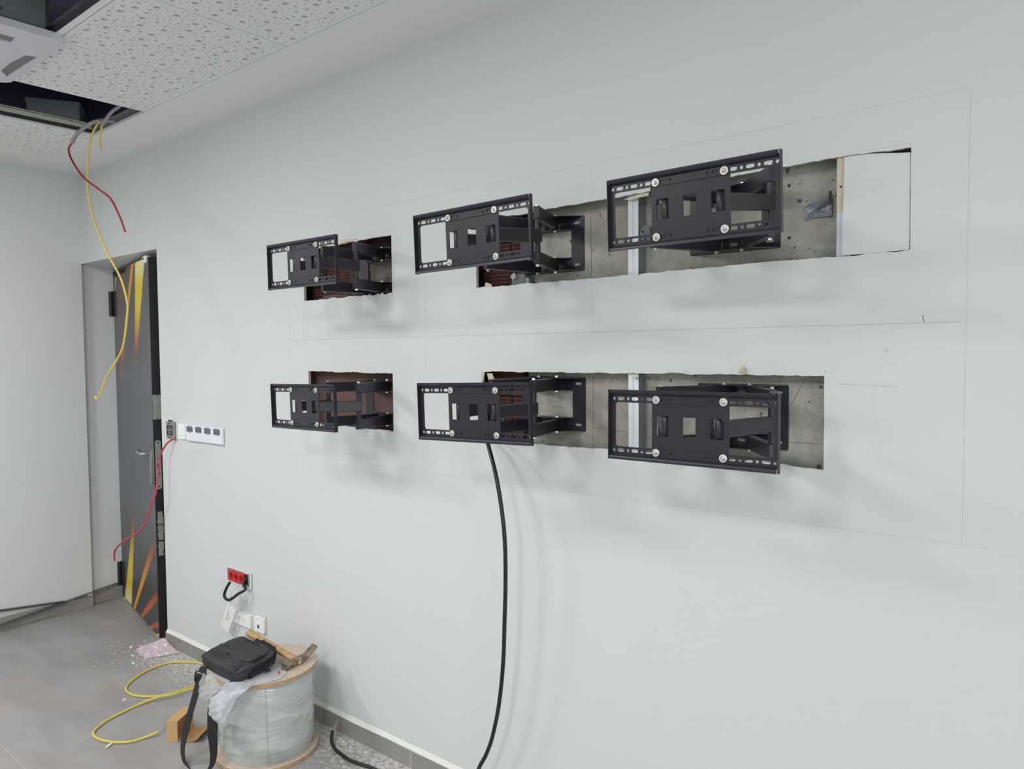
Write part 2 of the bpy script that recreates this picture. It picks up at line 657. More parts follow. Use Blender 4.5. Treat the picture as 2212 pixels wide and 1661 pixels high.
def door_print():
    """grey printed door leaf with flame-like yellow and orange streaks; object x = 0..1.018 from the hinge, z = height"""
    m = mat('door_print', (86, 88, 90), 0.4)
    t = NT(m)
    tc = t.new('ShaderNodeTexCoord')
    sp = t.new('ShaderNodeSeparateXYZ')
    t.link(tc.outputs['Object'], sp.inputs[0])
    X, Z = sp.outputs[0], sp.outputs[2]
    nz = t.new('ShaderNodeTexNoise')
    nz.inputs['Scale'].default_value = 3
    t.link(tc.outputs['Object'], nz.inputs[0])
    c = t.mix(nz.outputs['Fac'], lin((112, 115, 119)), lin((82, 84, 88)))

    def mr(v, a, b, lo=0.0, hi=1.0):
        r = t.new('ShaderNodeMapRange')
        r.interpolation_type = 'SMOOTHSTEP'
        r.inputs[1].default_value = a
        r.inputs[2].default_value = b
        r.inputs[3].default_value = lo
        r.inputs[4].default_value = hi
        t.link(v, r.inputs[0])
        return r.outputs[0]
    # darker brown glow at the two ends of the print
    c = t.mix(mr(Z, 0.85, 0.25, 0, 0.75), c, lin((58, 52, 50)))
    c = t.mix(mr(Z, 1.75, 2.25, 0, 0.6), c, lin((92, 80, 76)))
    # streaks: (x at z0, z0 hot end, x at z1, z1 cool end, half width hot, half width cool, hot, mid, cool)
    Y, O, Rr, Wt = (232, 206, 40), (226, 160, 40), (176, 84, 52), (250, 240, 170)
    S = [(0.80, 2.26, 0.60, 1.60, 0.125, 0.012, Wt, Y, Rr),
         (0.60, 2.26, 0.08, 1.46, 0.040, 0.03, O, O, Rr),
         (0.38, 2.26, 0.02, 1.84, 0.016, 0.02, Rr, Rr, (120, 60, 60)),
         (0.09, 2.22, 0.00, 1.98, 0.02, 0.004, Y, O, Rr),
         (0.17, 0.02, 0.45, 0.70, 0.105, 0.014, Wt, Y, Rr),
         (0.34, 0.0, 0.99, 0.60, 0.026, 0.06, O, O, Rr),
         (0.54, 0.0, 1.05, 0.29, 0.03, 0.06, Rr, (196, 96, 60), Rr),
         (0.78, 0.0, 1.06, 0.11, 0.03, 0.06, O, Rr, Rr),
         (0.95, 0.005, 1.06, 0.04, 0.03, 0.03, Y, Y, O)]
    for (xa, za, xb, zb, wa, wb, hot, mid, cool) in S:
        u = t.math('DIVIDE', t.math('SUBTRACT', Z, za), zb - za)
        uc = t.math('MAXIMUM', t.math('MINIMUM', u, 1.0), 0.0)
        cx = t.math('ADD', t.math('MULTIPLY', u, xb - xa), xa)
        hw = t.math('ADD', t.math('MULTIPLY', uc, wb - wa), wa)
        dd = t.math('DIVIDE', t.math('ABSOLUTE', t.math('SUBTRACT', X, cx)), hw)
        msk = mr(dd, 1.15, 0.8)
        msk = t.math('MULTIPLY', msk, mr(u, 1.02, 0.72))
        msk = t.math('MULTIPLY', msk, mr(u, -0.03, 0.0))
        cc = t.mix(mr(u, 0.0, 0.22), lin(hot), lin(mid))
        cc = t.mix(mr(u, 0.35, 0.85), cc, lin(cool))
        c = t.mix(msk, c, cc)
    t.link(c, t.b.inputs['Base Color'])


door_print()

# ------------------------------------------------------------------ room shell
ZC = 2.88
XL, XR, YB = -5.375, 3.0, -5.2
DXR, DXL, DZ = -4.315, -5.42, 2.304       # door opening in the front wall


def jag(corners, amp, step=0.012, seed=1, flat=()):
    """hand-cut outline: corners kept, edges roughened; edges listed in flat stay nearly clean"""
    rn = random.Random(seed)
    out = []
    k = len(corners)
    for i in range(k):
        a, b = Vector(corners[i]), Vector(corners[(i + 1) % k])
        n = max(2, int((b - a).length / step))
        nr = Vector((-(b - a).y, (b - a).x)).normalized()
        am = amp * (0.2 if i in flat else 1.0)
        wv = 0.0
        for j in range(n):
            wv = wv * 0.6 + rn.uniform(-am, am)
            p = a.lerp(b, j / n + (rn.uniform(-.3, .3) / n if j else 0))
            out.append(tuple(p + nr * (wv if j else 0)))
    return out


HOLES = [
    jag([(-2.905, 1.936), (-2.306, 1.938), (-2.306, 2.170), (-2.60, 2.168), (-2.905, 2.160)], 0.0024, seed=3, flat=(1, 4)),
    jag([(-2.884, 1.383), (-2.311, 1.374), (-2.311, 1.611), (-2.60, 1.615), (-2.884, 1.617)], 0.0020, seed=4, flat=(1, 4)),
    jag([(-1.846, 1.930), (-1.45, 1.931), (-0.9, 1.934), (-0.416, 1.936), (-0.417, 2.184), (-0.60, 2.189), (-1.2, 2.178), (-1.846, 2.170)], 0.0016, seed=5, flat=(3, 7)),
    jag([(-1.822, 1.372), (-1.2, 1.380), (-0.80, 1.384), (-0.615, 1.376), (-0.616, 1.625), (-1.2, 1.626), (-1.822, 1.624)], 0.0016, seed=6, flat=(3, 6)),
]
mb = MB()
outer = [(DXR, 0), (XR, 0), (XR, ZC), (DXL, ZC), (DXL, DZ), (DXR, DZ)]
mb.plate(outer, HOLES, 0.0125, M=MXZ)
nf = len(mb.f)
# hole edges show the gypsum core: faces whose normal is not along y and lie inside the hole area
me = mb.mesh('wall_front', ['wall_paint', 'gypsum'])
for p in me.polygons:
    c = p.center
    if abs(p.normal.y) < 0.5 and c.x > -3.0 and c.x < -0.3 and 1.2 < c.z < 2.3:
        p.material_index = 1
wall_front = link('wall_front', me)
tag(wall_front, 'white painted plasterboard wall with four cut-out openings', kind='structure')

# masonry behind the plasterboard (seen only through the cut-outs)
mb = MB().box((-1.655, 0.0625, 1.1), (0.3, 0.25, 2.45))
struct('wall_concrete', mb, 'concrete')['label'] = 'grey cast concrete wall behind the long cut-outs'
mb = MB().box((-3.2, 0.085, 1.1), (-1.656, 0.25, 2.45))
wall_masonry = struct('wall_masonry', mb, 'masonry_shaded')
wall_masonry['label'] = 'rough clay block masonry behind the plasterboard'


def grooved_brick(L, H, D):
    m = MB()
    n = 7
    g = H / n
    prof = []
    for i in range(n):
        z0 = i * g
        prof += [(0.0, z0 + 0.001), (0.0, z0 + g * 0.78), (0.004, z0 + g * 0.84), (0.004, z0 + g * 0.97)]
    vs = []
    for x in (0, L):
        vs += [(x, y, z) for y, z in prof] + [(x, D, H), (x, D, 0)]
    k = len(prof) + 2
    fs = [(i, (i + 1) % k, k + (i + 1) % k, k + i) for i in range(k)]
    fs += [tuple(range(k))[::-1], tuple(range(k, 2 * k))]
    return m.add(vs, fs)


bm_ = grooved_brick(0.19, 0.092, 0.05).mesh('brick', 'brick')
for (x0, x1, zs, yy) in ((-2.93, -2.66, (1.905, 2.0, 2.095), 0.066), (-1.87, -1.66, (1.905, 2.0, 2.095), 0.066), (-1.87, -1.66, (1.345, 1.44, 1.535), 0.066)):
    for r_, z_ in enumerate(zs):
        x_ = x0 - (0.06 if r_ % 2 else 0.0)
        while x_ < x1 - 0.03:
            link('brick', bm_, wall_masonry, (x_, yy + random.uniform(-.001, .002), z_))
            x_ += 0.197 if x_ + 0.19 < x1 else 9
# mortar lumps in the upper left opening, kept low so the shade-darkened masonry shows above
mb = MB()
rn = random.Random(5)


def lumpy(m, x0, x1, z0, z1, y0, amp, nx, nz_, seed):
    r = random.Random(seed)
    vs = []
    for j in range(nz_ + 1):
        for i in range(nx + 1):
            e = 0 if 0 < i < nx and 0 < j < nz_ else 0.012
            vs.append((x0 + (x1 - x0) * i / nx + r.uniform(-.003, .003), y0 + e + r.uniform(-amp, amp), z0 + (z1 - z0) * j / nz_ + r.uniform(-.003, .003)))
    fs = [(j * (nx + 1) + i, j * (nx + 1) + i + 1, (j + 1) * (nx + 1) + i + 1, (j + 1) * (nx + 1) + i) for j in range(nz_) for i in range(nx)]
    m.add(vs, fs)


lumpy(mb, -2.67, -2.22, 1.88, 2.105, 0.068, 0.0035, 34, 18, 9)
lumpy(mb, -2.86, -2.66, 1.92, 1.965, 0.060, 0.004, 16, 4, 10)
obj('mortar', mb, 'mortar', wall_masonry, smooth=True)
mb = MB().box((-3.0, 0.0625, 1.28), (-2.15, 0.072, 1.72))
b_ = struct('wall_board', mb, 'board_maroon')
b_['label'] = 'brown fibre board seen inside the lower left cut-out'

# left wall, other walls
mb = MB().box((XL - 0.2, YB, 0), (XL, 0, ZC))
mb.box((DXL - 0.155, 0.0, 0), (DXL, 0.40, ZC))
struct('wall_left', mb, 'wall_paint_side')
mb = MB().box((DXR, 0.0125, 0), (DXR + 0.18, 0.40, DZ))
x0_, x1_ = DXL, DXR + 0.18
mb.add([(x0_, 0.0125, DZ), (x1_, 0.0125, DZ), (x1_, 0.40, DZ - 0.045), (x0_, 0.40, DZ - 0.045), (x0_, 0.0125, DZ + 0.2), (x1_, 0.0125, DZ + 0.2), (x1_, 0.40, DZ + 0.2), (x0_, 0.40, DZ + 0.2)],
       [(0, 3, 2, 1), (4, 5, 6, 7), (0, 1, 5, 4), (1, 2, 6, 5), (2, 3, 7, 6), (3, 0, 4, 7)])
struct('wall_reveal', mb, 'wall_paint_side')
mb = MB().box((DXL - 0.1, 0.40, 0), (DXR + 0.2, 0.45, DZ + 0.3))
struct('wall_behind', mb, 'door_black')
struct('wall_back', MB().box((XL - 0.2, YB - 0.2, 0), (XR + 0.2, YB, ZC)), 'wall_paint_other')
struct('wall_right', MB().box((XR, YB, 0), (XR + 0.2, 0.2, ZC)), 'wall_paint_other')

# floor: tiles laid on a grout bed
floor = struct('floor', MB().box((XL - 0.2, YB - 0.1, -0.1), (XR + 0.1, 0.40, -0.0003)), 'grout')
floor['label'] = 'dusty grey stone tile floor'
T = 0.6
tm = MB().box((0.0010, 0.0010, -0.012), (T - 0.0010, T - 0.0010, 0)).mesh('floor_tile', 'floor_stone')
x = -4.90 - T
while x < XR:
    y = -0.404 + T
    while y > YB:
        x0, x1, y0, y1 = max(x, DXL), min(x + T, XR), max(y - T, YB), min(y, 0.398)
        if x0 == x and x1 == x + T and y1 == y and y0 == y - T:
            link('floor_tile', tm, floor, (x, y - T, 0))
        elif x1 > x0 and y1 > y0:
            obj('floor_tile', MB().box((x0 + 0.0010, y0 + 0.0010, -0.012), (x1 - 0.0010, y1 - 0.0010, 0)), 'floor_stone', floor)
        y -= T
    x += T

# skirting tiles
base = struct('baseboard_front', MB().box((DXR + 0.004, -0.0125, 0), (XR, -0.001, 0.073)), 'grout')
bt = MB().box((0.0024, -0.0135, 0.001), (0.5976, -0.0012, 0.075), bev=0.0012).mesh('skirting_tile', 'base_tile')
obj('skirting_tile', MB().box((DXR, -0.0135, 0.001), (-4.0252, -0.0012, 0.075), bev=0.0012), 'base_tile', base)
x = -4.024
while x < XR - 0.6:
    link('skirting_tile', bt, base, (x, 0, 0))
    x += 0.6
mb = MB()
prof = [(-0.0125, 0.075), (-0.0105, 0.079), (-0.004, 0.088), (0.0005, 0.094)]
n = 60
xs = [DXR + 0.002 + (XR - DXR) * i / n for i in range(n + 1)]
vs = [(x_, y_ + random.uniform(-.0012, .0012), z_ + random.uniform(-.0015, .0015)) for x_ in xs for y_, z_ in prof]
fs = [(i * 4 + j, (i + 1) * 4 + j, (i + 1) * 4 + j + 1, i * 4 + j + 1) for i in range(n) for j in range(3)]
mb.add(vs, fs)
obj('caulk_bead', mb, 'caulk', base)
baseL = struct('baseboard_left', MB().box((XL - 0.001, YB, 0), (XL + 0.0085, 0, 0.073)), 'grout')
yy = 0.0
for i in range(6):
    obj('skirting_tile', MB().box((XL + 0.001, yy - (0.42 if i == 0 else 0.5985), 0.001), (XL + 0.0115, yy - 0.0015, 0.075), bev=0.0012), 'base_tile', baseL)
    yy -= 0.4215 if i == 0 else 0.6
obj('skirting_tile', MB().box((DXL + 0.001, 0.0, 0.001), (DXL + 0.0115, 0.21, 0.075), bev=0.0012), 'base_tile', baseL)

# ------------------------------------------------------------------ ceiling with perforated tiles
X0, Y0 = -4.93, -0.315
NX = 6
cx1 = X0 + T * NX
Y2 = Y0 - T - 0.025
mb = MB()
mb.plate([(XL - 0.1, YB - 0.1), (XR + 0.1, YB - 0.1), (XR + 0.1, 0.02), (XL - 0.1, 0.02)],
         [[(X0, Y2 - T), (cx1, Y2 - T), (cx1, Y0), (X0, Y0)]], 0.0125, M=Matrix.Translation((0, 0, ZC)))
ceiling = struct('ceiling', mb, 'ceiling_paint')
ceiling['label'] = 'white ceiling with plain border and perforated panels, some panels missing'


def perforated(seed):
    r = random.Random(seed)
    pl = []

    def put(rad, cnt, gap):
        k = 0
        tries = 0
        while k < cnt and tries < 20000:
            tries += 1
            a, b = r.uniform(0.022, T - 0.022), r.uniform(0.022, T - 0.022)
            if min(a, b, T - a, T - b) < 0.016 + rad:
                continue
            if all((a - c) ** 2 + (b - d) ** 2 > (rad + e + gap) ** 2 for c, d, e in pl):
                pl.append((a, b, rad))
                k += 1
    put(0.0115, 42, 0.038)
    put(0.0075, 64, 0.014)
    put(0.0044, 250, 0.0085)
    m = MB()
    g_ = 0.0045
    m.plate([(g_, g_), (T - g_, g_), (T - g_, T - g_), (g_, T - g_)],
            [circle(a, b, c, 14 if c > 0.01 else 10 if c > 0.005 else 7) for a, b, c in pl], 0.0125, back=False)
    m.add([(0, 0, 0.0126), (T, 0, 0.0126), (T, T, 0.0126), (0, T, 0.0126)], [(0, 3, 2, 1)], 1)
    for q in ((0, 0, T, g_), (0, T - g_, T, T), (0, 0, g_, T), (T - g_, 0, T, T)):
        m.add([(q[0], q[1], 0.006), (q[2], q[1], 0.006), (q[2], q[3], 0.006), (q[0], q[3], 0.006)], [(0, 3, 2, 1)], 0)
    m.add([(0, 0, 0.014), (T, 0, 0.014), (T, T, 0.014), (0, T, 0.014)], [(0, 1, 2, 3)], 1)
    return m.mesh('ceiling_tile', ['tile_white', 'fleece'])


PT = [perforated(11), perforated(12)]
for row in (0, 1):
    for i in range(NX):
        if (row == 0 and i == 1) or (row == 1 and i in (2, 3)):
            continue
        yb = (Y0 - T) if row == 0 else (Y2 - T)
        rot = (i + row) % 2
        M = Matrix.Translation((X0 + T * i + (T if rot else 0), yb + (T if rot else 0), ZC)) @ Matrix.Rotation(PI * rot, 4, 'Z')
        link('ceiling_tile', PT[(i + row) % 2], ceiling, M=M)
# tee bars carrying the tiles
tee = struct('trim_1', MB().box((X0, Y2, ZC - 0.0005), (cx1, Y0 - T, ZC + 0.003)).box((X0, Y2 + 0.010, ZC), (cx1, Y2 + 0.013, ZC + 0.038)), 'tile_white')
tee['label'] = 'painted tee bar between the rows of ceiling panels'
mb = MB().box((X0 + T - 0.014, Y0 - T, ZC + 0.034), (X0 + T - 0.012, Y0, ZC + 0.056)).box((X0 + T - 0.026, Y0 - T, ZC + 0.060), (X0 + T, Y0, ZC + 0.062))
struct('trim_2', mb, 'cream_metal')['label'] = 'pale upper edge of the tee bar at the missing panel'
mb = MB().box((X0 + T - 0.012, Y0 - T, ZC + 0.001), (X0 + T - 0.010, Y0, ZC + 0.030))
mb.box((X0 + T - 0.010, Y0 - T, ZC + 0.016), (X0 + T - 0.004, Y0, ZC + 0.018))
struct('trim_3', mb, 'steel_dark')['label'] = 'dark metal runner along the missing ceiling panel'
mb = MB()
holes_ = [circle(0.05 + 0.055 * i, 0.018 + 0.010 * (i % 2), 0.0035, 8) for i in range(10)]
mb.plate([(0, 0.0), (T, 0.0), (T, 0.042), (0, 0.042)], holes_, 0.0012, M=Matrix.Translation((X0 + T, Y0 + 0.001, ZC + 0.0)) @ MXZ)
mb.box((X0 + T, Y0 - 0.014, ZC + 0.0415), (X0 + 2 * T, Y0, ZC + 0.043))
struct('trim_4', mb, 'galv_grey')['label'] = 'perforated galvanised wall angle inside the ceiling opening'
mb = MB().box((X0 + 3 * T + 0.03, Y2 - 0.002, ZC + 0.0), (cx1, Y2, ZC + 0.035)).box((X0 + 3 * T, Y2 - 0.022, ZC + 0.02), (cx1, Y2 - 0.002, ZC + 0.022))
struct('trim_5', mb, 'steel_dark')['label'] = 'dark runner at the opening beside the air conditioner'
# the void above
mb = MB()
vx0, vx1, vy0, vy1, vz = XL, -0.9, -2.6, 0.0, 3.55
mb.box((vx0, vy0, vz), (vx1, vy1, vz + 0.1)).box((vx0 - 0.1, vy0, ZC + 0.02), (vx0, vy1, vz)).box((vx1, vy0, ZC + 0.02), (vx1 + 0.1, vy1, vz))
mb.box((vx0, vy0 - 0.1, ZC + 0.02), (vx1, vy0, vz)).box((vx0, vy1, ZC + 0.02), (vx1, vy1 + 0.1, vz))
struct('ceiling_void', mb, 'plenum')['label'] = 'dark void above the suspended ceiling'

# ------------------------------------------------------------------ door
H0 = Vector((-5.418, 0.215, 0))
F0 = Vector((-4.430, 0.003, 0))
ddir = (F0 - H0).normalized()
dn = Vector((-ddir.y, ddir.x, 0))          # into the opening
DW = (F0 - H0).length
MD = Matrix(((ddir.x, dn.x, 0, H0.x), (ddir.y, dn.y, 0, H0.y), (0, 0, 1, 0), (0, 0, 0, 1)))
DH = 2.268
door = link('door_1', None, None, M=MD)
tag(door, 'dark grey door printed with yellow and orange flames, standing ajar', kind='structure')
mb = MB().box((0.0, 0, 0.008), (DW, 0.048, DH))
me = mb.mesh('door_leaf', ['door_print', 'door_black'])
for p in me.polygons:
    p.material_index = 0 if p.normal.y < -0.5 else 1
link('door_leaf', me, door)
# hinges
for hz in (1.965, 0.085):
    m = MB()
    for k in range(3):
        m.lathe([(0.016, -0.001), (0.0165, 0.001), (0.0165, 0.053), (0.016, 0.055)], (0.0 - 0.004, -0.018, hz + k * 0.057), n=14)
    m.box((0.0, -0.006, hz), (0.075, 0.0, hz + 0.17))
    obj('hinge', m, 'black_soft', door, smooth=True)
# lock plate, strike plate, stickers on the door edge
mb = MB().plate(rrect(0.008, 0.90, 0.040, 1.19, 0.012), [circle(0.024, 0.915, 0.005), circle(0.024, 1.175, 0.005), rrect(0.016, 1.02, 0.032, 1.05, 0.002), rrect(0.017, 0.985, 0.031, 1.0, 0.002), circle(0.024, 1.085, 0.004)], 0.002,
                M=Matrix(((0, 0, 1, DW), (1, 0, 0, 0), (0, 1, 0, 0), (0, 0, 0, 1))))
lp = obj('lock_plate', mb, 'plate_steel', door)
lp['label'] = 'long steel lock plate with rounded ends'
mb = MB().plate(rrect(0.002, 1.315, 0.047, 1.46, 0.002), [circle(0.025, 1.322, 0.004), circle(0.025, 1.453, 0.004)], 0.002,
                M=Matrix(((0, 0, 1, DW), (1, 0, 0, 0), (0, 1, 0, 0), (0, 0, 0, 1))))
obj('edge_plate', mb, 'plate_steel', door)['label'] = 'rectangular steel plate on the door edge'
rn = random.Random(3)
for (z0, z1) in ((0.50, 0.585), (0.595, 0.685), (0.69, 0.765)):
    pts = []
    k = 9
    for i in range(k):
        pts.append((0.010 + rn.uniform(-.002, .004), z0 + (z1 - z0) * i / (k - 1)))
    for i in range(k):
        pts.append((0.042 + rn.uniform(-.010, .003), z1 - (z1 - z0) * i / (k - 1)))
    m = MB().plate(pts, [], 0.0006, M=Matrix(((0, 0, 1, DW), (1, 0, 0, 0), (0, 1, 0, 0), (0, 0, 0, 1))))
    obj('torn_label', m, 'plate_steel', door)['label'] = 'torn grey paper label'
# handle
hx = DW - 0.055
mb = MB().plate(rrect(hx - 0.02, 0.925, hx + 0.02, 1.15, 0.018), [rrect(hx - 0.004, 0.965, hx + 0.004, 0.985, 0.002)], 0.008, M=Matrix.Translation((0, -0.009, 0)) @ MXZ)
hp = obj('handle', mb, 'steel_brushed', door, smooth=True)
m = MB().tube(spline([(hx, -0.009, 1.11), (hx, -0.04, 1.11), (hx - 0.012, -0.055, 1.11), (hx - 0.05, -0.058, 1.112), (hx - 0.11, -0.056, 1.114), (hx - 0.135, -0.048, 1.115), (hx - 0.14, -0.03, 1.115)]), 0.0095, n=12)
obj('lever', m, 'steel_brushed', hp, smooth=True)
# closer lug and torn strip at the head of the leaf
m = MB().box((DW - 0.085, -0.012, DH - 0.03), (DW - 0.03, 0.02, DH + 0.012), bev=0.006)
lug = obj('head_lug', m, 'plastic_white', door)
obj('screw', MB().lathe([(0.007, -0.0005), (0.007, 0.003)], (DW - 0.045, -0.0145, DH - 0.008), axis='Y', n=12), 'black_soft', lug)
m = MB()
rn = random.Random(8)
for i in range(9):
    a = 0.02 + i * 0.045
    m.add([(a, -0.002, DH - 0.002), (a + 0.05, -0.002, DH - 0.002), (a + 0.03 + rn.uniform(0, .02), -0.003 - rn.uniform(0, .006), DH - rn.uniform(.02, .05)), (a + 0.005, -0.003, DH - rn.uniform(.01, .05))], [(0, 1, 2, 3)])
obj('torn_edge', m, 'black_soft', door)
# frame behind the leaf
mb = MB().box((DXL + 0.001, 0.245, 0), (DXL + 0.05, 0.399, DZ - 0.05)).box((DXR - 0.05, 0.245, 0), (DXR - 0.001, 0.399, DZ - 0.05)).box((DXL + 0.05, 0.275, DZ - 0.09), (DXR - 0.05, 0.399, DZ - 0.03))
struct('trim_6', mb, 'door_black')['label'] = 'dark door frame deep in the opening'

# ------------------------------------------------------------------ metal studs and inset board in the cut-outs
def stud(name, label, x0, x1, z0, z1):
    t = thing(name, label, 'stud', ((x0 + x1) / 2, 0.0127, z0), 'steel wall studs')
    c = (x0 + x1) / 2
    m = MB()
    # front flange with two shallow ribbed bands either side of a groove
    prof = [(x0, 0.0125), (c - 0.0025, 0.0125), (c - 0.001, 0.0140), (c + 0.001, 0.0140), (c + 0.0025, 0.0125), (x1, 0.0125)]
    prof = [(a - c, b - 0.0127) for a, b in prof]
    vs = [(a, b, z) for z in (0, z1 - z0) for a, b in prof]
    k = len(prof)
    m.add(vs, [(i, i + 1, k + i + 1, k + i) for i in range(k - 1)])
    obj('front_flange', m, 'stud_ribbed', t)
    obj('web', MB().box((x1 - c - 0.0008, 0.0004, 0), (x1 - c, 0.049, z1 - z0)), 'galv_grey', t)
    obj('back_flange', MB().box((x0 - c, 0.0484, 0), (x1 - c + 0.003, 0.0492, z1 - z0)), 'galv', t)
    return t


m_ = mat('stud_ribbed', (206, 212, 218), 0.4, metal=0.6)
t_ = NT(m_)
tc_ = t_.new('ShaderNodeTexCoord')
wv_ = t_.new('ShaderNodeTexWave')
wv_.bands_direction = 'Z'
wv_.inputs['Scale'].default_value = 130
t_.link(tc_.outputs['Object'], wv_.inputs['Vector'])
bp_ = t_.new('ShaderNodeBump')
bp_.inputs['Strength'].default_value = 0.25
bp_.inputs['Distance'].default_value = 0.002
t_.link(wv_.outputs['Fac'], bp_.inputs['Height'])
t_.link(bp_.outputs[0], t_.b.inputs['Normal'])

s1 = stud('steel_stud', 'bright steel stud standing in the middle of both long cut-outs', -1.2152, -1.1788, 1.20, 2.40)
s2 = stud('steel_stud', 'steel stud with taped face beside the white inset board', -0.592, -0.556, 1.70, 2.40)
obj('plaster_patch', MB().plate([(-0.018, 0.352), (-0.001, 0.352), (0.0035, 0.358), (0.003, 0.49), (-0.018, 0.49)], [circle(-0.008, 0.415, 0.0032, 10)], 0.0015, M=Matrix.Translation((0, -0.0018, 0)) @ MXZ), 'paper', s2)
obj('screw', MB().lathe([(0.003, 0), (0.003, 0.002)], (-0.008, -0.0005, 0.415), axis='Y', n=10), 'black_soft', s2)
# grey cable gland / folded tape stuck to the first stud
g = thing('cable_clip', 'small crumpled grey clip with two holes on the bright stud', 'clip', (-1.178, 0.045, 2.06))
mb = MB().plate([(0, 0.028), (0.008, 0.05), (0.03, 0.052), (0.042, 0.045), (0.042, -0.005), (0.03, 0.0), (0.012, 0.004), (0.003, 0.012)], [circle(0.010, 0.034, 0.0033, 10), circle(0.0145, 0.0275, 0.0035, 10)], 0.010, M=Matrix.Translation((0, -0.026, -0.03)) @ MXZ)
obj('clip_body', mb, 'tape_dull', g)
obj('fold', MB().add([(0.012, -0.028, 0.022), (0.04, -0.034, 0.016), (0.042, -0.028, -0.03), (0.016, -0.027, -0.026), (0.03, -0.038, -0.005)], [(0, 1, 4), (1, 2, 4), (2, 3, 4), (3, 0, 4)]), 'tape_dull', g)

# inset board closing the right end of the upper long cut-out
rn = random.Random(21)
pts = [(-0.4185, 1.9375), (-0.419, 2.173), (-0.45, 2.177), (-0.48, 2.182), (-0.51, 2.1855), (-0.54, 2.1875)]
for i in range(15):
    pts.append((-0.572 + rn.uniform(-.0012, .0012) - 0.004 * i / 14, 2.188 - 0.251 * i / 14))
pts.append((-0.50, 1.9365))
mb = MB().plate(pts[::-1], [], 0.011, M=Matrix.Translation((0, 0.0135 - 0.0095, 0)) @ MXZ)
ib = obj('plasterboard_patch', mb, 'wall_paint')
tag(ib, 'white inset board closing the right end of the upper long cut-out', 'board')

# duct tape flapping off the concrete beside the second stud
t = thing('duct_tape', 'crumpled silver duct tape stuck on concrete beside the second stud', 'tape', (-0.655, 0.0605, 2.03))
P = lambda px, py, y: aty(px, py, y) - Vector((-0.655, 0.0605, 2.03))
a = [P(1735, 449, .0605), P(1758, 437, .055), P(1797, 424, .050), P(1797, 466, .052), P(1760, 471, .058), P(1737, 478, .0605), P(1750, 460, .054), P(1782, 452, .044)]
obj('tape_strip', MB().add(a, [(0, 1, 6), (1, 2, 7, 6), (2, 3, 7), (3, 4, 6, 7), (4, 5, 6), (5, 0, 6)]), 'duct_tape', t)
b = [P(1746, 462, .050), P(1762, 452, .038), P(1790, 428, .030), P(1790, 411, .034), P(1797, 413, .045), P(1797, 440, .046)]
obj('tape_fold', MB().add(b, [(0, 1, 5), (1, 2, 5), (2, 3, 4, 5)]), 'tape_dull', t)

# dark plastic sleeve by the bricks in the upper long cut-out
t = thing('cable_sleeve', 'dark grey plastic sleeve between clay blocks and concrete', 'sleeve', (-1.66, 0.05, 1.90))
mb = MB().box((-0.055, -0.012, 0), (0.015, 0.01, 0.075), bev=0.006)
obj('sleeve_body', mb, 'tape_dull', t)
obj('clip_band', MB().box((0.014, -0.016, 0), (0.032, 0.012, 0.058), bev=0.003), 'galv_grey', t)
mb = MB().add([(-0.055, -0.014, 0.066), (-0.03, -0.022, 0.078), (-0.022, -0.02, 0.06), (-0.036, -0.024, 0.052)], [(0, 1, 2, 3)])
obj('film_scrap', mb, 'carrier_plastic', t)

# torn paper on the cut edges (parts of the wall)
rn = random.Random(31)


def flap(pts2, lift):
    vs = [(x_, -0.0006 - l, z_) for (x_, z_), l in zip(pts2, lift)]
    n_ = len(vs)
    vs2 = [(a_, b_ - 0.0006, c_) for a_, b_, c_ in vs]
    f_ = [tuple(range(n_)), tuple(range(n_, 2 * n_))[::-1]] + [(i, (i + 1) % n_, n_ + (i + 1) % n_, n_ + i) for i in range(n_)]
    obj('paper_flap', MB().add(vs + vs2, f_), 'paper', wall_front)


def pw(px, py):
    q = aty(px, py, 0)
    return (q.x, q.z)


flap([pw(1594, 806), pw(1612, 788), pw(1613, 808), pw(1603, 809)], [0, 0.012, 0.0, 0])
flap([pw(1041, 806), pw(1044, 801), pw(1049, 805), pw(1044, 822), pw(1039, 824)], [0, 0.006, 0.004, 0, 0])
flap([pw(1356, 808), pw(1376, 809), pw(1374, 820), pw(1366, 814)], [0, 0.002, 0.006, 0.004])
flap([pw(1346, 431), pw(1385, 419), pw(1402, 416), pw(1402, 423), pw(1360, 432)], [0, 0.002, 0, 0.003, 0])
flap([pw(733, 520), pw(770, 515), pw(768, 521), pw(735, 526)], [0, .004, .003, 0])
flap([pw(1047, 619), pw(1053, 610), pw(1063, 614), pw(1064, 619)], [0, .008, .004, 0])

flap([pw(1052, 806), pw(1064, 806.5), pw(1066, 822), pw(1054, 823)], [0, 0, -0.006, -0.006])
